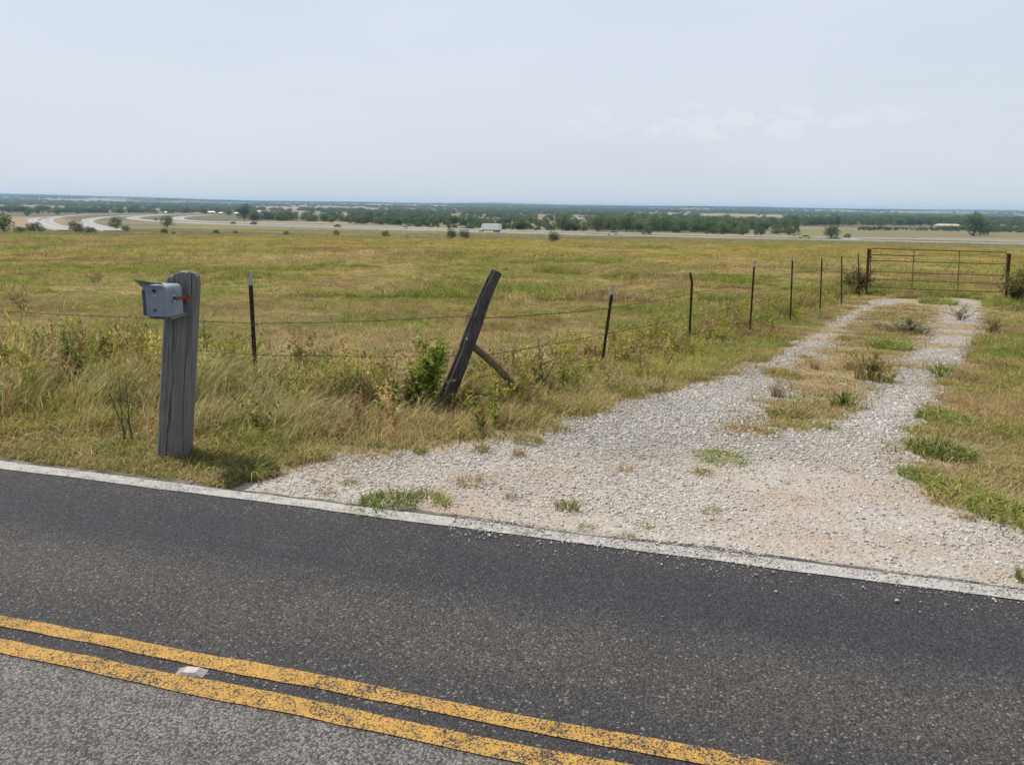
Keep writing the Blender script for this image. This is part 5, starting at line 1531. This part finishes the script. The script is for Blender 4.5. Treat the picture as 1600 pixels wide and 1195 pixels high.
weed(1022, 548, 50, 66, 7, 26, .040, M_WEEDY, 'tall yellow-green weed between second and third posts of the drive fence', 5)
weed(1040, 545, 40, 36, 5, 20, .034, M_WEED, 'low green weed right of the tall yellow-green one in the drive fence', 6)
weed(1135, 512, 44, 62, 8, 18, .032, M_WEEDY, 'thin yellowish weed left of the fourth post of the drive fence', 7)
weed(1150, 520, 66, 26, 10, 14, .03, M_WEEDD, 'brown low brush at the foot of the drive fence', 8, M_DEAD, cat='brush', name='dry_brush')
weed(108, 600, 70, 82, 9, 26, .05, M_WEED, 'dark leafy weed in the verge at far left', 9)
weed(165, 585, 46, 62, 6, 24, .05, M_WEED, 'broad leafed weed left of the mailbox post', 10)
weed(95, 560, 50, 60, 6, 22, .045, M_WEED, 'upright green weed behind the fence wires at far left', 11)
weed(215, 575, 90, 76, 14, 10, .03, M_WEEDD, 'dead brown bush just left of the mailbox post', 12, M_DEAD, cat='bush', name='dead_bush')
weed(60, 600, 80, 70, 12, 10, .03, M_WEEDD, 'dead brown bush at far left of the verge', 13, M_DEAD, cat='bush', name='dead_bush')
weed(20, 610, 60, 74, 8, 20, .04, M_WEEDY, 'yellowish weed clump at the left picture edge', 14)
weed(200, 690, 50, 110, 5, 5, .05, M_WEED, 'tall thin stalked weed directly left of the mailbox post foot', 15, long=5.0)
weed(322, 560, 26, 66, 3, 0, .05, M_WEED, 'bare thin stalks behind the mailbox post', 16, M_DEAD)
weed(322, 550, 26, 50, 2, 5, .14, M_WEED, 'broad green leaves poking out right of the mailbox post', 17, long=2.0)
weed(845, 618, 80, 92, 3, 0, .03, M_WEEDD, 'leafless dark twiggy sapling right of the wooden brace', 18, M_DEAD, cat='sapling', name='bare_sapling', thick=2.0)
weed(832, 616, 40, 70, 3, 0, .03, M_WEEDD, 'thinner leafless twigs left of the twiggy sapling', 19, M_DEAD, cat='sapling', name='bare_sapling', thick=1.6)
weed(735, 640, 70, 44, 9, 18, .03, M_WEEDY, 'yellow-green low weed right of the leaning post foot', 20)
weed(800, 630, 50, 40, 8, 14, .03, M_WEEDD, 'dull brown weed below the end of the brace', 21, M_DEAD)
weed(500, 628, 60, 60, 10, 8, .03, M_WEEDD, 'dry brown weed in mid verge between steel post and leaning post', 22, M_DEAD)
weed(455, 640, 60, 50, 8, 16, .03, M_WEEDY, 'olive weed right of the near steel post', 23)
weed(560, 640, 60, 60, 9, 8, .03, M_WEEDD, 'dry stalks left of the green bush', 24, M_DEAD)
weed(1338, 458, 56, 42, 26, 34, .085, M_WEEDD, 'olive bush at the left end of the gate', 25, cat='bush', name='gate_bush')
weed(1314, 458, 36, 26, 12, 26, .07, M_WEED, 'smaller green bush left of the olive gate bush', 26, cat='bush', name='gate_bush')
weed(1590, 474, 80, 54, 28, 36, .085, M_WEEDD, 'dark olive bush hiding the foot of the right gate post', 27, cat='bush', name='gate_bush')
weed(1500, 500, 60, 24, 10, 16, .045, M_WEEDD, 'dull weed clump on the right verge before the gate', 28)
weed(1548, 520, 60, 28, 10, 16, .04, M_WEEDD, 'dry weed clump on the right verge midway along the drive', 29, M_DEAD)
weed(1470, 590, 50, 24, 9, 16, .03, M_WEED, 'green weed on the right verge beside the bushy olive clump', 30)
weed(150, 445, 30, 28, 6, 20, .05, M_WEEDD, 'grey-green weed standing alone in the field left of the mailbox', 31)
weed(35, 488, 50, 36, 8, 10, .04, M_WEEDD, 'brown weed in the field at the left picture edge', 32, M_DEAD)
# one long bent straw by the corner post
st = [at_y(a, b, ylp-.35) for a, b in ((729, 640), (735, 625), (745, 619), (757, 621), (768, 632), (779, 646), (787, 656))]
o = MB().tube(smooth_path(st, 22), .0028, 5).build('straw', plain('pale_straw', (.55, .47, .30), .8)); tag(o, 'single pale bent straw arching right of the leaning post foot', 'straw')
o['category'] = 'straw'

# ------------------------------------------------------------------ the summer haze
hz = MB().box((-16000, -16000, -45), (16000, 16000, 48)).build('haze', None)
q = N('haze_air'); pv = q.node('ShaderNodeVolumePrincipled')
pv.inputs['Color'].default_value = (.50, .75, 1.0, 1); pv.inputs['Density'].default_value = 9.5e-5; pv.inputs['Anisotropy'].default_value = .1
oo = q.node('ShaderNodeOutputMaterial'); q.l.new(pv.outputs[0], oo.inputs['Volume'])
hz.data.materials.append(q.m); tag(hz, kind='stuff')
hz['label'] = 'pale blue summer haze over the valley'; hz['category'] = 'haze'
